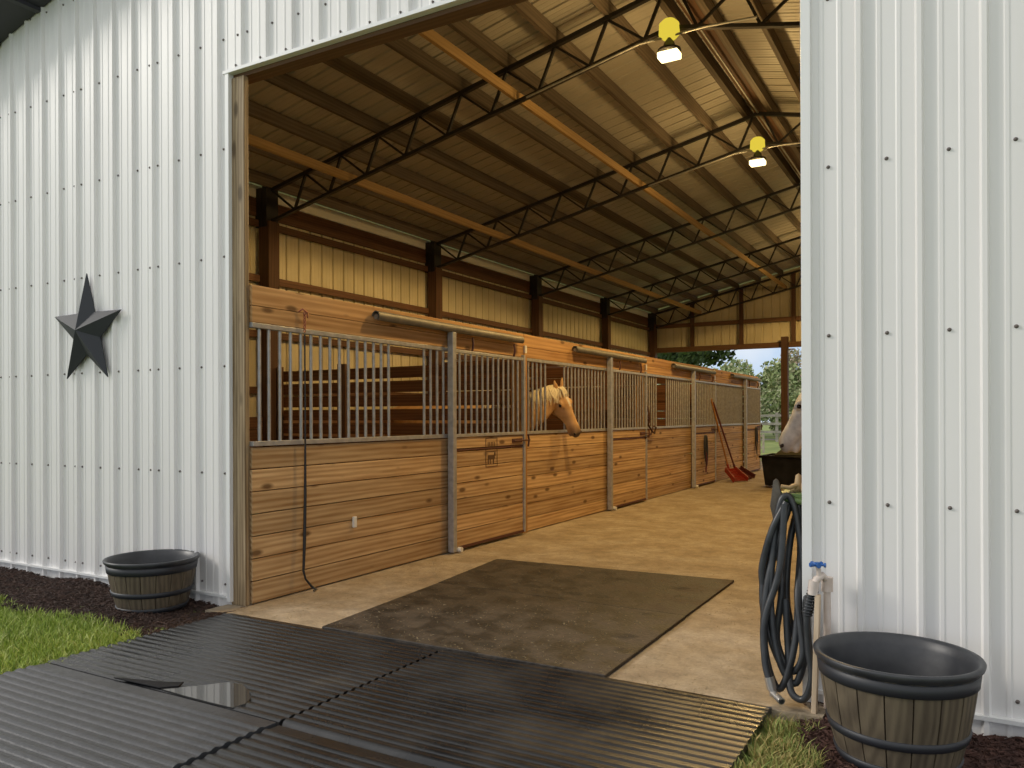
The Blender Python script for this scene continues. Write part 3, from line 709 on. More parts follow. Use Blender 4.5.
rnd = random.Random(77); b = MB()
for _ in range(5200):
    y = 3.5+(rnd.random()**1.4)*13; x = rnd.uniform(-4.05, -.9); z = .0015
    if y < 6: z = .0215 if (-3.3 < x < -1.5 and y < 4.76) else (.0195 if (-3.4 < x < -1.55 and 4.86 < y < 5.85) else .0015)
    if y < 6.0 and z < .01 and -3.6 < x < -1.45: continue
    a = rnd.uniform(0, 3.14); l = rnd.uniform(.003, .009); wd = .0009
    dx, dy = math.cos(a)*l, math.sin(a)*l
    b.add([(x-dx-dy*wd/l, y-dy+dx*wd/l, z), (x-dx+dy*wd/l, y-dy-dx*wd/l, z), (x+dx, y+dy, z+.001), (x, y, z+.003)], [(0, 1, 2), (0, 2, 3), (1, 3, 2)])
tag(b.build('straw', mat('straw_bits', (.42, .33, .18), .8)), 'tiny bits of pale straw scattered over the aisle floor and mats', 'straw', kind='stuff')

# ------------------------------------------------------------------ lead rope strap on the first stall
t = thing('hanging_strap', 'long black strap hanging from the beam in front of the first stall bars', 'strap', (SF+.02, 4.17, 1.98))
x = SF+.03; y = 4.17
b = MB(); pts = [(x, y, 1.84), (x+.002, y, 1.4), (x+.004, y-.002, 1.07), (x+.005, y-.005, .7), (x+.006, y-.015, .35), (x+.01, y-.03, .16), (x+.02, y-.02, .10), (x+.03, y+.03, .04), (x+.05, y+.06, .012), (x+.06, y+.02, .014)]
b.tube(pts, [.006, .006, .007, .011, .012, .009, .007, .009, .008, .006], 7); b.build('strap', M['black'], t)
b = MB()
for k in range(6):
    z = 1.99-.024*k; b.tube([(x+(.008*math.cos(a) if k % 2 else 0), y+(.009*math.cos(a) if k % 2 == 0 else 0), z+.016*math.sin(a)) for a in [i*math.pi/5 for i in range(10)]], .0035, 5, closed=True)
b.tube([(x-.03, y-.03, 2.0), (x, y-.02, 2.02), (x+.005, y+.02, 2.0), (x, y+.03, 1.96)], .006, 6)
b.build('chain', M['copper'], t)['label'] = 'copper-coloured chain at the top'
# halters
def halter(y, z, xx, label, m1, m2, s=1.0):
    t = thing('halter', label, 'halter', (xx, y, z), 'halters on the stall doors'); r = random.Random(int(y*10))
    b = MB()
    for k in range(4):
        a = .035*s+.012*k; hgt = (.20+.035*k)*s
        b.tube([(xx+.012+.008*k, y+a*math.sin(u)+.01*k, z-hgt*(1-math.cos(u))*.9) for u in [i*2*math.pi/14 for i in range(14)]], .009, 6, closed=True)
    b.build('straps', m1, t)
    b = MB(); b.tube([(xx+.03, y, z-.3*s), (xx+.04, y+.03, z-.42*s), (xx+.035, y+.045, z-.5*s), (xx+.03, y+.02, z-.58*s), (xx+.03, y+.01, z-.66*s)], .014, 6)
    b.build('lead_rope', m2, t)
M['purple'] = mat('dark_red_rope', (.10, .02, .04), .7)
halter(14.0, .90, SF+.06, 'dark halter with a red lead rope on the third stall door', M['black'], M['purple'])
halter(17.95, 1.0, SF+.06, 'black halter with a tan lead on the farthest stall door', M['black'], M['tan'], 1.1)
t = thing('tied_lead', 'dark lead rope knotted on the post beside the second door latch', 'rope', (SF+.03, 11.15, 1.35))
b = MB(); x = SF+.03; b.tube([(x, 11.15, 1.40), (x+.03, 11.18, 1.25), (x+.02, 11.16, 1.12), (x+.04, 11.28, 1.02), (x+.03, 11.4, .99), (x+.04, 11.44, 1.08), (x+.03, 11.34, 1.1), (x+.03, 11.25, .98), (x+.03, 11.1, .95), (x+.03, 11.0, .93)], .014, 6)
b.tube([(x+.01, 11.12, 1.15), (x+.03, 11.14, 1.3), (x+.01, 11.19, 1.38), (x+.03, 11.22, 1.2), (x+.01, 11.17, 1.1)], .008, 6)
b.build('rope', mat('rope_brown', (.07, .03, .02), .8), t)

# ------------------------------------------------------------------ manure forks leaning on the fourth stall
def fork(top, elbow, base, label, mh, mp, sc=1.0):
    t = thing('stall_fork', label, 'fork', (base[0], base[1], 0), 'forks leaning by the fourth stall')
    top = Vector(top); E_ = Vector(elbow); base = Vector(base); d = (base-E_).normalized(); Lb = (base-E_).length
    b = MB(); b.tube([top, E_], .017, 8); b.build('handle', mh, t)
    sd = Vector((.75, .66, 0)); sd = (sd-d*sd.dot(d)).normalized(); nn = sd.cross(d)
    if nn.z < 0: nn = -nn
    b = MB(); b.tube([E_+(top-E_).normalized()*.10, E_, E_+d*.06], .024, 8); b.bar(E_+d*.06-sd*.10, E_+d*.06+sd*.10, .04, .05)
    k = 13
    for i in range(k):
        u = (i/(k-1)-.5)*2; s0 = E_+d*.06+sd*(u*.12*sc); s1 = base+sd*(u*.19*sc)
        b.tube([s0, (s0+s1)/2-nn*.03, s1], .009*sc, 5)
    b.bar(E_+d*.12-sd*.14*sc-nn*.01, E_+d*.12+sd*.14*sc-nn*.01, .05, .03); b.bar(E_+d*Lb*.6-sd*.17*sc-nn*.02, E_+d*Lb*.6+sd*.17*sc-nn*.02, .02, .02)
    for sg in (-1, 1): b.bar(E_+d*.05+sd*.13*sg*sc+nn*.02, base+sd*.19*sg*sc+nn*.02, .012, .10, up=tuple(nn))
    b.build('basket', mp, t)
    return t
fork((SF+.06, 14.46, 1.56), (-3.96, 15.28, .24), (-3.66, 15.02, .03), 'red plastic fork with a pale wooden handle leaning by the third door', M['handle'], M['red'], .78)
fork((SF+.06, 14.60, 1.50), (-3.92, 15.62, .22), (-3.60, 15.50, .03), 'second fork with a dark handle leaning behind the red one', M['handledark'], mat('dark_basket', (.10, .02, .015), .5), .7)

# ------------------------------------------------------------------ black cart
t = thing('muck_cart', 'black poly dump cart standing in the aisle below the grey horse', 'cart', (-2.42, 14.3, 0))
def cartring(z, xl, xr, ya, yb): return [(xl, ya, z), (xr, ya, z), (xr, yb, z), (xl, yb, z)]
b = MB(); o1 = cartring(.05, -3.00, -1.86, 13.99, 14.81); o2 = cartring(.54, -3.05, -1.80, 13.92, 14.88); i2 = cartring(.54, -3.01, -1.84, 13.96, 14.84); i1 = cartring(.10, -2.97, -1.89, 14.03, 14.77)
b.loft([o1, o2, i2, i1]); ob = b.build('tub', M['cartp'], t, bevel=.012); 
for p in ob.data.polygons: p.use_smooth = False
fixn(ob)
b = MB(); b.tube([(-3.07, 13.90, .545), (-1.78, 13.90, .545), (-1.78, 14.90, .545), (-3.07, 14.90, .545)], .02, 8, closed=True); b.build('rim', M['cartp'], t)
b = MB(); b.add([(-3.02, 14.86, .54), (-1.82, 14.86, .54), (-1.82, 14.9, .80), (-2.70, 14.9, .80), (-3.02, 14.9, .54), (-1.82, 14.9, .54), (-1.82, 14.94, .80), (-2.70, 14.94, .80)], [(0, 1, 2, 3), (7, 6, 5, 4), (0, 3, 7, 4), (3, 2, 6, 7), (2, 1, 5, 6)]); b.build('back_board', noisy('olive_poly', (.06, .055, .03), (.09, .08, .05), 5), t)
for y in (13.90, 14.90):
    b = MB(); c = (-2.15, y, .165)
    b.tube([(c[0], y-.04, c[2]), (c[0], y+.04, c[2])], .165, 24); wh_ = b.build('wheel', M['black'], t, loc=None)
    b = MB(); b.tube([(c[0], y-.046, c[2]), (c[0], y+.046, c[2])], .07, 16); b.build('hub', M['galv'], wh_)
for y in (14.1, 14.7):
    b = MB(); b.bar((-2.0, y, .0), (-2.0, y, .1), .04, .04); b.build('foot', M['blackm'], t)

# ------------------------------------------------------------------ hose hanger, hose, tap
t = thing('hose_hanger', 'green hanger with tan clips on the right jamb above the coiled hose', 'hanger', (-.63, 3.85, .9))
b = MB(); b.box(-.745, -.617, 3.72, 3.98, .865, .90); b.box(-.63, -.617, 3.70, 4.0, .78, .95); b.build('shelf', M['green'], t, bevel=.004)
b = MB(); pr_ = [(-.757, .955), (-.745, .965), (-.735, .955), (-.715, .86), (-.72, .80), (-.745, .735), (-.752, .75), (-.772, .84)]
b.prism(pr_, 'Y', 3.70, 3.718); fixn(b.build('side_plate', noisy('worn_iron', (.05, .04, .03), (.10, .085, .065), 20, .6), t, bevel=.003))
b = MB(); b.tube([(-.617, 3.72, .86), (-.70, 3.72, .875), (-.75, 3.72, .87)], .016, 8); b.tube([(-.617, 3.79, .86), (-.745, 3.79, .87)], .016, 8); b.build('arm', M['green'], t)
for i, (xx, yy, hh, ww) in enumerate(((-.665, 3.80, .085, .018), (-.635, 3.78, .055, .016), (-.69, 3.84, .035, .022))):
    b = MB(); b.lathe([(.0001, 0), (ww, .0), (ww*1.05, hh*.4), (ww*.7, hh*.9), (.0001, hh)], 12, (xx, yy, .90)); b.build('peg', M['tan'], t)['label'] = 'tan peg'
b = MB(); b.tube([(-.735, 3.76, .925), (-.70, 3.77, .92), (-.65, 3.80, .94)], .010, 8); b.build('clip', M['tan'], t)
# coiled hose
def smooth_path(pts, n=10, closed=False):
    pts = [Vector(p) for p in pts]; m = len(pts); out = []
    rng = m if closed else m-1
    for i in range(rng):
        p0 = pts[(i-1) % m] if (closed or i > 0) else pts[i]; p1 = pts[i]; p2 = pts[(i+1) % m]; p3 = pts[(i+2) % m] if (closed or i+2 < m) else p2
        for k in range(n):
            u = k/n; out.append(.5*((2*p1)+(-p0+p2)*u+(2*p0-5*p1+4*p2-p3)*u*u+(-p0+3*p1-3*p2+p3)*u**3))
    if not closed: out.append(pts[-1])
    return out
def ipx(x, y, Y):
    """point at depth Y seen from the viewpoint, used while measuring the coil"""
    u = (x-512)/792; v = (y-416.5)/792; A = R(29.8)
    r = (-math.sin(A)+u*math.cos(A), math.cos(A)+u*math.sin(A), -v); tt = Y/r[1]
    return (r[0]*tt, Y, 1.25+r[2]*tt)
t = thing('coiled_hose', 'thick black hose coiled on the green hanger at the right jamb', 'hose', (-.7, 3.7, .8))
loops = [
 [(786, 500, 3.74), (798, 504, 3.74), (800, 560, 3.70), (797, 625, 3.66), (785, 668, 3.62), (770, 640, 3.63), (762, 598, 3.66), (768, 545, 3.70)],
 [(783, 498, 3.70), (794, 508, 3.71), (803, 570, 3.68), (806, 640, 3.60), (795, 684, 3.60), (778, 660, 3.60), (770, 600, 3.64), (775, 530, 3.68)],
 [(795, 499, 3.76), (806, 515, 3.78), (800, 575, 3.68), (793, 650, 3.60), (778, 690, 3.58), (764, 650, 3.60), (766, 590, 3.64), (781, 530, 3.70)],
 [(790, 502, 3.79), (801, 530, 3.78), (797, 600, 3.64), (802, 655, 3.59), (790, 672, 3.61), (776, 640, 3.66), (781, 590, 3.68), (778, 525, 3.74)],
 [(801, 505, 3.80), (808, 530, 3.80), (806, 600, 3.75), (796, 640, 3.7), (786, 600, 3.72), (790, 540, 3.76)],
]
for L in loops:
    b = MB(); b.tube(smooth_path([ipx(*p) for p in L], 8, True), .0155, 10, closed=True); b.build('coil', M['hose'], t)
b = MB(); b.tube(smooth_path([ipx(*p) for p in ((786, 503, 3.68), (772, 530, 3.66), (762, 565, 3.66), (762, 584, 3.665))], 8), .0155, 10); b.build('coil', M['hose'], t)
b = MB(); b.tube(smooth_path([ipx(*p) for p in ((784, 505, 3.67), (779, 570, 3.64), (764, 620, 3.60), (764, 660, 3.57), (768, 680, 3.55))], 8), .0155, 10); b.build('hose_end', M['hose'], t)
b = MB(); b.tube([ipx(768, 678, 3.55), ipx(771, 690, 3.545)], .021, 12); b.tube([ipx(771, 689, 3.545), ipx(773, 697, 3.54)], .017, 12); b.build('coupling', M['brass'], t)
sp = MB(); a = Vector(ipx(772, 694, 3.54)); c = Vector(ipx(781, 713, 3.47)); c.z = .04; dd = (c-a); u = dd.normalized().orthogonal().normalized(); vv = dd.normalized().cross(u)
sp.tube([a+dd*(k/90)+(u*math.cos(k*.75)+vv*math.sin(k*.75))*.013 for k in range(91)], .003, 5); sp.build('spring_guard', M['brass'], t)
b = MB(); b.tube([a, c], .010, 8); b.build('tail', M['hose'], t)
b = MB(); e0 = ipx(812, 596, 3.55)
b.tube(smooth_path([ipx(813, 588, 3.56), ipx(808, 602, 3.55), ipx(806, 620, 3.545), ipx(808, 650, 3.54), ipx(811, 680, 3.54), ipx(803, 700, 3.55), ipx(790, 692, 3.57), ipx(788, 660, 3.62), ipx(785, 600, 3.66)], 10), .0155, 10); b.build('feed_line', M['hose'], t)
sp = MB(); a = Vector(ipx(813, 590, 3.56)); c = Vector(ipx(806, 616, 3.548)); dd = c-a; u = dd.normalized().orthogonal().normalized(); vv = dd.normalized().cross(u)
sp.tube([a+dd*(k/80)+(u*math.cos(k*.7)+vv*math.sin(k*.7))*.021 for k in range(81)], .004, 5); sp.build('spring_guard', M['hose'], t)
# tap
t = thing('garden_tap', 'outdoor tap with blue handle and pipe beside the right wall edge', 'tap', (-.52, 3.58, 0))
b = MB(); b.tube([(-.515, 3.60, -.02), (-.515, 3.60, .53)], .015, 10); b.build('riser', M['pipe'], t)
b = MB(); b.tube([(-.515, 3.60, .50), (-.515, 3.60, .56)], .024, 12); b.tube([(-.515, 3.60, .545), (-.53, 3.57, .57), (-.55, 3.555, .555), (-.56, 3.55, .53)], .016, 10); b.tube([(-.56, 3.55, .55), (-.566, 3.55, .49)], .021, 10)
b.tube([(-.54, 3.56, .565), (-.545, 3.555, .615)], .010, 8); b.build('valve', M['pipe'], t)
b = MB(); c = Vector((-.546, 3.553, .618))
for k in range(5):
    a = k*2*math.pi/5; b.tube([c, c+Vector((math.cos(a)*.026, math.sin(a)*.026, .004*math.sin(3*a)))], .006, 6)
    e_ = c+Vector((math.cos(a)*.026, math.sin(a)*.026, 0)); b.tube([e_, e_+Vector((math.cos(a)*.008, math.sin(a)*.008, .0))], .010, 8)
b.tube([c-Vector((0, 0, .008)), c+Vector((0, 0, .01))], .011, 8); b.build('tap_handle', M['blue'], t)['label'] = 'blue handle'
b = MB(); b.bar((-.557, 3.525, -.02), (-.545, 3.555, .49), .04, .02, up=(1, 0, 0))
tag(b.build('wooden_stake', M['stake'], loc=(-.557, 3.525, -.02), bevel=.002), 'pale wooden stake standing beside the tap and hose', 'stake')

# ------------------------------------------------------------------ horses
def horse(label, poll, nose, dorsal, neckpts, bodypts, coat, mane, eye_side, name_part, hs=1.0, ear_tilt=0, legs=None, eye_s=.335, eye_u=.022):
    t = thing('horse', label, 'horse', (bodypts[0][0][0], bodypts[0][0][1], 0), 'horses looking out of the stalls')
    poll = Vector(poll); nose = Vector(nose); d = nose-poll; Lh = d.length; d.normalize()
    up = Vector(dorsal); up = (up-d*up.dot(d)).normalized(); sd = d.cross(up).normalized()
    k = Lh/.60*hs
    st = [(-.02, .035, -.10, .06), (.04, .06, -.15, .078), (.14, .078, -.205, .09), (.26, .088, -.225, .10), (.36, .085, -.215, .098), (.46, .068, -.170, .078), (.58, .052, -.130, .062), (.70, .044, -.108, .054),
          (.82, .040, -.100, .053), (.90, .034, -.100, .057), (.96, .016, -.094, .054), (1.0, -.012, -.078, .042), (1.02, -.035, -.06, .02)]
    def ring(c, u, s, hu, hs_, n=20, pw=2.3):
        out = []
        for i in range(n):
            a = 2*math.pi*i/n; ca, sa = math.cos(a), math.sin(a)
            out.append(c+u*(math.copysign(abs(ca)**(2/pw), ca)*hu)+s*(math.copysign(abs(sa)**(2/pw), sa)*hs_))
        return out
    b = MB(); rings = []
    for s, tp, bt, wd in st: rings.append(ring(poll+d*(s*Lh)+up*((tp+bt)/2*k), up, sd, (tp-bt)/2*k, wd*k))
    b.loft(rings)
    # lower lip / chin
    b.loft([ring(poll+d*(s*Lh)+up*(z*k), up, sd, h*k, wd*k, 12) for s, z, h, wd in ((.72, -.095, .02, .03), (.82, -.105, .028, .035), (.90, -.112, .030, .036), (.945, -.108, .022, .03))])
    # brow ridges and nostril rims
    for sg in (-1, 1):
        c = poll+d*((eye_s-.005)*Lh)+up*((eye_u+.013)*k)+sd*(sg*.088*k)
        b.loft([ring(c+d*(q*.045*k), up, sd, .026*k*math.sqrt(1-q*q*.9), .02*k*math.sqrt(1-q*q*.9), 10) for q in (-1, -.5, 0, .5, 1)])
        c = poll+d*(.93*Lh)+up*(-.02*k)+sd*(sg*.048*k)
        b.loft([ring(c+d*(q*.026*k), up, sd, .024*k*math.sqrt(1-q*q*.9), .016*k*math.sqrt(1-q*q*.9), 10) for q in (-1, -.5, 0, .5, 1)])
        # ears: leaf shaped, pricked
        eb = poll+d*(.02*Lh)+up*.045*k+sd*(sg*.055*k); ed = (up*.45-d*(.85-ear_tilt)+sd*(sg*.20)).normalized(); eu = d.cross(ed).normalized(); ew = ed.cross(eu)
        b.loft([ring(eb+ed*(q*.125*k), eu, ew, h*k, h2*k, 10, 2) for q, h, h2 in ((-.25, .018, .018), (0, .026, .02), (.3, .034, .02), (.6, .027, .016), (.85, .014, .010), (1, .005, .005))])
    # neck
    def lofted(P, n=20):
        rr = []
        m = len(P)
        for i, (c, hu, hw) in enumerate(P):
            c = Vector(c); a = Vector(P[max(i-1, 0)][0]); e_ = Vector(P[min(i+1, m-1)][0]); td = (e_-a).normalized()
            u = Vector((0, 0, 1)); 
            if abs(td.z) > .9: u = Vector((1, 0, 0))
            u = (u-td*u.dot(td)).normalized(); s = td.cross(u); rr.append(ring(c, u, s, hu, hw, n, 2.0))
        b.loft(rr)
    lofted(neckpts); lofted(bodypts)
    for leg in (legs or []):
        b.tube([Vector(p[0:3]) for p in leg], [p[3] for p in leg], 12)
    o = b.build('body', coat, t); o.name = 'body'
    rm = o.modifiers.new('union', 'REMESH'); rm.mode = 'VOXEL'; rm.voxel_size = .013; rm.use_smooth_shade = True
    s_ = o.modifiers.new('smooth', 'SMOOTH'); s_.iterations = 3; s_.factor = .5
    for sg in (-1, 1):
        b = MB(); c = poll+d*(eye_s*Lh)+up*(eye_u*k)+sd*(sg*(.098 if eye_s < .35 else .100)*k)
        b.lathe([(.0001, .017), (.012, .016), (.020, .005), (.0205, -.005), (.012, -.017), (.0001, -.020)], 14, tuple(c)); b.build('eye', M['eye'], t)
        b = MB(); c = poll+d*(.945*Lh)+up*(-.016*k)+sd*(sg*.061*k)
        b.loft([ring(c+d*(q*.017*k), up, sd, .013*k*math.sqrt(1-q*q*.95), .006, 10) for q in (-1, -.5, 0, .5, 1)]); b.build('nostril', M['nost'], t)
    # mane: many locks along the crest
    b = MB(); rnd = random.Random(4)
    crest = [(Vector(c)+Vector((0, 0, hu*.93)), hw) for c, hu, hw in neckpts]
    for i in range(len(crest)-1):
        for j in range(14):
            u = j/14; p = crest[i][0].lerp(crest[i+1][0], u); td = (crest[i+1][0]-crest[i][0]).normalized(); s = td.cross(Vector((0, 0, 1))).normalized()*eye_side
            hw = crest[i][1]; l = rnd.uniform(.12, .2)
            b.tube([p-s*.01+Vector((0, 0, .0)), p+s*.035+Vector((0, 0, .012)), p+s*(hw*.75+.02)+td*rnd.uniform(-.02, .02)-Vector((0, 0, l*.35)), p+s*(hw+.03)+td*rnd.uniform(-.03, .03)-Vector((0, 0, l))], [.012, .014, .011, .003], 5)
    for j in range(9):
        u = (j-4)/4; p = poll+up*.075*k+sd*(u*.03)+d*.01
        b.tube([p, p+d*.05+up*.02, p+d*(.12+.02*rnd.random())+up*.012+sd*u*.02], [.010, .010, .003], 5)
    b.build('mane', mane, t)
    return t
def coat(name, c1, c2, poll, nose, dorsal, muzzle, blaze=None):
    """coat colours in patches along the head: darker muzzle, optional blaze"""
    m = noisy(name, c1, c2, 14, .55, .05, p=(.35, .65), spec=.3)
    return m
M['eye'] = mat('eye', (.008, .005, .004), .08)
M['nost'] = mat('nostril', (.02, .012, .012), .7)
def patch_coat(name, base1, base2, muzzle, nose, r0, r1, origin, blaze=None, bl=None, scale=10):
    m = noisy(name, base1, base2, scale, .55, .05, p=(.35, .65), spec=.25); nt = m.node_tree; b = nt.nodes['Principled BSDF']; L = nt.links.new
    src = b.inputs['Base Color'].links[0].from_socket; tc = N(nt, 'ShaderNodeTexCoord')
    def blob(center, r0, r1, col, src, sc=(1, 1, 1)):
        c = Vector(center)-Vector(origin)
        sb = N(nt, 'ShaderNodeVectorMath', operation='SUBTRACT'); L(tc.outputs['Object'], sb.inputs[0]); sb.inputs[1].default_value = c
        mu = N(nt, 'ShaderNodeVectorMath', operation='MULTIPLY'); L(sb.outputs[0], mu.inputs[0]); mu.inputs[1].default_value = sc
        ln = N(nt, 'ShaderNodeVectorMath', operation='LENGTH'); L(mu.outputs[0], ln.inputs[0])
        mr = N(nt, 'ShaderNodeMapRange'); mr.inputs['From Min'].default_value = r0; mr.inputs['From Max'].default_value = r1; mr.inputs['To Min'].default_value = 1; mr.inputs['To Max'].default_value = 0
        L(ln.outputs['Value'], mr.inputs[0]); mx = N(nt, 'ShaderNodeMix', data_type='RGBA'); L(mr.outputs[0], mx.inputs['Factor']); L(src, mx.inputs['A']); mx.inputs['B'].default_value = (*col, 1)
        return mx.outputs['Result']
    src = blob(nose, r0, r1, muzzle, src)
    if blaze:
        for c_, r_ in blaze: src = blob(c_, r_*.7, r_, bl, src)
    L(src, b.inputs['Base Color']); return m
# palomino in the second stall
Pp, Pn = Vector((-4.16, 8.30, 1.57)), Vector((-3.90, 8.40, 1.035))
vd = Vector((-.45, .89, 0)); rt = Vector((.868, .497, 0)); pdors = rt*.75-vd*.72+Vector((0, 0, .3))
dd_ = (Pn-Pp).normalized(); up_ = (pdors-dd_*pdors.dot(dd_)).normalized()
borig = (-4.90, 7.98, 0)
mt = patch_coat('palomino_coat', (.54, .30, .12), (.68, .42, .20), (.12, .085, .06), Pn-up_*.05, .06, .16, borig, [(Pp+dd_*(.16+.03*i)+up_*.085, .026-.001*i) for i in range(4)], (.80, .70, .55))
horse('palomino horse with a pale mane looking out through the bars of the second stall', Pp, Pn, pdors,
      [((-4.17, 8.27, 1.49), .12, .08), ((-4.20, 8.17, 1.445), .155, .085), ((-4.265, 8.06, 1.37), .19, .092), ((-4.40, 7.98, 1.28), .22, .11), ((-4.62, 7.96, 1.21), .26, .16), ((-4.87, 7.98, 1.15), .30, .21)],
      [((-4.90, 7.98, 1.12), .30, .20), ((-5.05, 8.0, 1.10), .34, .27), ((-5.40, 8.04, 1.08), .33, .29), ((-5.80, 8.08, 1.08), .33, .30), ((-6.15, 8.12, 1.12), .31, .29), ((-6.42, 8.14, 1.12), .25, .22), ((-6.54, 8.15, 1.08), .12, .12)],
      mt, mat('cream_mane', (.72, .62, .42), .6), -1, 'palomino',
      legs=[[(-4.98, 8.0+q*.14, 1.0, .13), (-4.98, 8.0+q*.14, .75, .09), (-4.98, 8.0+q*.14, .45, .055), (-4.98, 8.0+q*.14, .12, .038), (-4.95, 8.0+q*.14, .01, .062)] for q in (-1, 1)] +
           [[(-6.30, 8.12+q*.15, 1.0, .17), (-6.34, 8.12+q*.15, .75, .12), (-6.48, 8.12+q*.15, .50, .06), (-6.43, 8.12+q*.15, .12, .04), (-6.40, 8.12+q*.15, .01, .062)] for q in (-1, 1)])
# grey horse in the right row
Gp, Gn = Vector((-1.04, 7.0, 1.515)), Vector((-1.385, 7.0, .98))
gd = Vector((-.87, -.10, .50)); gorig = (.35, 7.0, 0)
mt = patch_coat('grey_coat', (.52, .53, .55), (.78, .79, .80), (.24, .24, .25), Gn+Vector((.03, 0, -.01)), .04, .12, gorig, scale=16)
horse('grey horse head reaching over the aisle from behind the right wall edge', Gp, Gn, gd,
      [((-1.04, 7.0, 1.46), .11, .075), ((-.90, 7.0, 1.47), .16, .085), ((-.62, 7.0, 1.46), .19, .095), ((-.35, 7.0, 1.42), .22, .12), ((-.05, 7.0, 1.33), .26, .17), ((.2, 7.0, 1.22), .31, .22)],
      [((.35, 7.0, 1.12), .30, .20), ((.55, 7.0, 1.10), .34, .27), ((.9, 7.0, 1.08), .33, .29), ((1.3, 7.0, 1.08), .33, .30), ((1.65, 7.0, 1.12), .31, .29), ((1.9, 7.0, 1.12), .25, .22), ((2.02, 7.0, 1.08), .12, .12)],
      mt, mat('grey_mane', (.30, .29, .28), .6), 1, 'grey', hs=1.08, ear_tilt=.9, eye_s=.385, eye_u=.036,
      legs=[[(.35, 7.0+s*.14, 1.0, .13), (.35, 7.0+s*.14, .75, .09), (.35, 7.0+s*.14, .45, .055), (.35, 7.0+s*.14, .12, .038), (.33, 7.0+s*.14, .01, .062)] for s in (-1, 1)] +
           [[(1.75, 7.0+s*.15, 1.0, .17), (1.80, 7.0+s*.15, .75, .12), (1.95, 7.0+s*.15, .50, .06), (1.9, 7.0+s*.15, .12, .04), (1.87, 7.0+s*.15, .01, .062)] for s in (-1, 1)])

# ------------------------------------------------------------------ background beyond the far end
def leafmat(name, cols): return grassmat(name, cols)
M['leaf1'] = leafmat('leaves_oak', [(.02, .04, .012), (.045, .08, .02), (.08, .12, .035)])
M['leaf2'] = leafmat('leaves_mid', [(.13, .18, .07), (.27, .35, .14), (.44, .50, .24), (.56, .52, .34)])
M['leaf3'] = leafmat('leaves_olive', [(.17, .19, .10), (.36, .36, .20), (.55, .47, .32), (.55, .40, .30)])
M['bark'] = noisy('bark', (.10, .07, .05), (.18, .14, .10), 9, .9, .4, stretch=(1, 1, .3))
def tree(x, y, h, r, crown_z, mt, label, n=2600, ls=.13, flat=.8, seed=1, name='tree'):
    t = thing(name, label, 'tree', (x, y, -.03), 'trees beyond the far end'); rnd = random.Random(seed)
    b = MB(); b.tube([(x, y, -.1), (x+.05, y, crown_z*.5), (x-.05, y, crown_z+.3), (x, y, h*.85)], [r*.09+.05, r*.07+.03, r*.05+.02, .02], 9)
    for k in range(7):
        a = k*.9; b.tube([(x, y, crown_z*.7+k*.12), (x+math.cos(a)*r*.35, y+math.sin(a)*r*.35, crown_z+.4+k*.1), (x+math.cos(a)*r*.7, y+math.sin(a)*r*.7, crown_z+.9+k*.12)], [r*.035+.02, r*.02+.015, .01], 6)
    b.build('trunk', M['bark'], t)
    b = MB(); cl = []
    for k in range(int(9+r*6)):
        a = rnd.uniform(0, 6.28); q = rnd.uniform(0, .72)**.6; zz = rnd.uniform(0, 1)
        cl.append(Vector((x+math.cos(a)*q*r, y+math.sin(a)*q*r, crown_z+(h-crown_z)*(.15+.7*zz*(1-.5*q*q)))))
    for _ in range(n):
        c = rnd.choice(cl); dv = Vector((rnd.gauss(0, 1), rnd.gauss(0, 1), rnd.gauss(0, 1))).normalized()*(rnd.uniform(.5, 1.05)*r*.36)
        dv.z *= flat; p = c+dv
        if p.z < .02: continue
        nrm = Vector((rnd.gauss(0, 1), rnd.gauss(0, 1), rnd.gauss(0, 1))).normalized(); u = nrm.orthogonal().normalized()*ls*rnd.uniform(.6, 1.3); v = nrm.cross(u).normalized()*ls*rnd.uniform(.4, .8)
        b.add([p-u, p-v, p+u, p+v], [(0, 1, 2, 3)])
    b.build('foliage', mt, t)
tree(-10.5, 31, 7.2, 2.5, 2.7, M['leaf1'], 'dark oak crown hanging above the far stall ends', 15000, .13, seed=3, name='oak_tree')
tree(-17.0, 39, 8.0, 3.4, 3.4, M['leaf1'], 'dark oak farther left, mostly behind the barn wall', 5000, .16, seed=5, name='oak_tree')
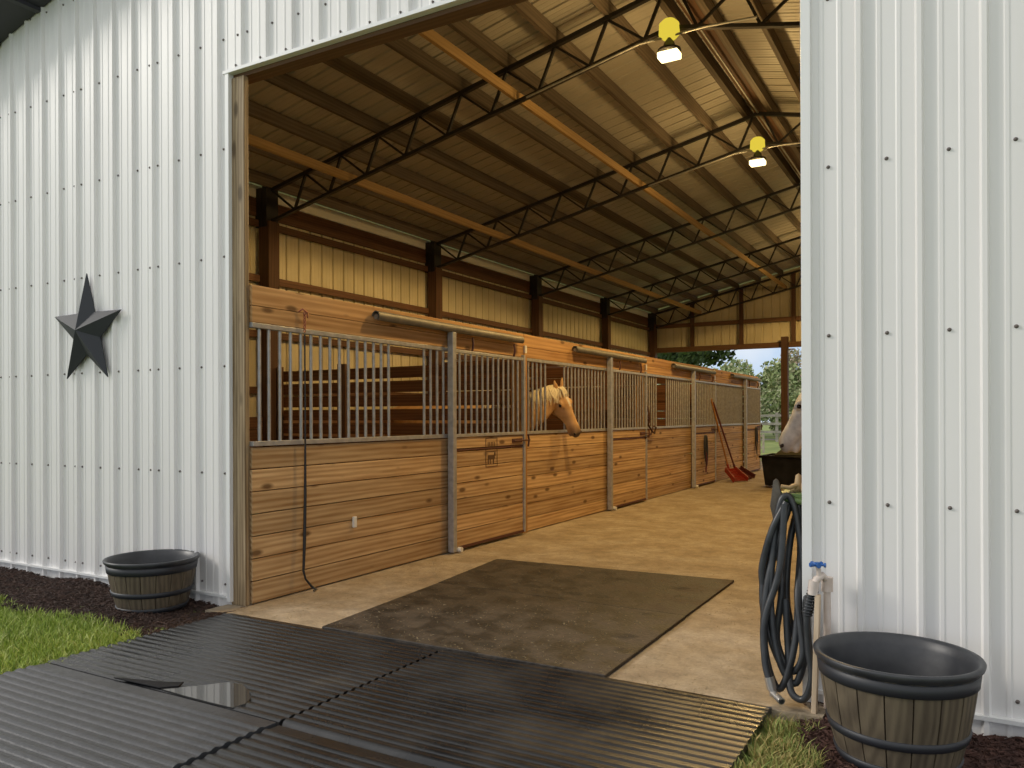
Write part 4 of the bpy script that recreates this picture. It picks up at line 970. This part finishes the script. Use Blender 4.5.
bgt = [(-13.4, 50, 5.0, 2.6, 1.2, 'leaf2', 'rounded green tree just right of the stall ends, farthest back'),
       (-9.6, 50, 4.8, 2.3, 1.0, 'leaf2', 'bushy green tree left of the far brown post'),
       (-9.9, 57, 6.0, 2.2, 1.5, 'leaf3', 'tall olive tree behind the brown post'),
       (-6.6, 52, 5.6, 2.4, 1.2, 'leaf3', 'brownish olive tree right of the brown post'),
       (-3.2, 50, 5.4, 2.4, 1.2, 'leaf2', 'green tree hidden behind the grey horse'),
       (-16.6, 54, 5.2, 2.6, 1.2, 'leaf2', 'green tree behind the stall row, left of the rounded one'),
       (.8, 52, 5.8, 2.6, 1.2, 'leaf3', 'olive tree at the far right beyond the barn end')]
for i, (x, y, h, r, cz, m_, lab) in enumerate(bgt): tree(x, y, h, r, cz, M[m_], lab, 6500, .13, .85, seed=20+i)
for i, (x, y) in enumerate(((-11.6, 45), (-8.2, 44), (-5.0, 45), (-14.5, 46), (-1.6, 45))):
    tree(x, y, 2.9, 1.9, .1, M['leaf2' if i % 2 else 'leaf3'], ('low shrub beneath the rounded green tree', 'low shrub left of the brown post beyond the fence', 'low shrub behind the grey horse', 'low shrub beyond the end of the stalls', 'low shrub right of the aisle beyond the fence')[i], 4500, .11, .8, seed=60+i, name='shrub')
# field fence
M['fence'] = noisy('weathered_fence', (.30, .27, .23), (.42, .38, .33), 6, .8, .1)
M['dirt'] = noisy('sand_track', (.42, .38, .32), (.52, .48, .42), .8, .9, .1)
b = MB(); b.add([(-40, 42.5, -.028), (20, 42.5, -.028), (20, 45.0, -.028), (-40, 45.0, -.028)], [(0, 1, 2, 3)]); tag(b.build('sandy_track', M['dirt']), 'pale sandy track crossing beyond the field fence', 'track')
t = thing('field_fence', 'weathered rail fence across the grass beyond the barn', 'fence', (-8, 40, 0))
for k in range(13):
    b = MB(); x = -22+k*2.0; b.box(x-.06, x+.06, 39.94, 40.06, -.05, 1.4); b.build('fence_post', M['fence'], t)
for z in (.45, .85, 1.25):
    b = MB(); b.box(-22.2, 2.4, 39.90, 39.94, z-.06, z+.06); b.build('rail', M['fence'], t)
t = thing('field_gate', 'pale wooden gate frame standing in the grass near the barn end', 'gate', (-6.2, 28, 0))
for x in (-6.55, -6.05):
    b = MB(); b.box(x-.03, x+.03, 27.97, 28.03, -.04, .62); b.build('gate_post', M['fence'], t)
for z in (.15, .55):
    b = MB(); b.box(-6.55, -6.05, 27.98, 28.02, z-.03, z+.03); b.build('crossbar', M['fence'], t)
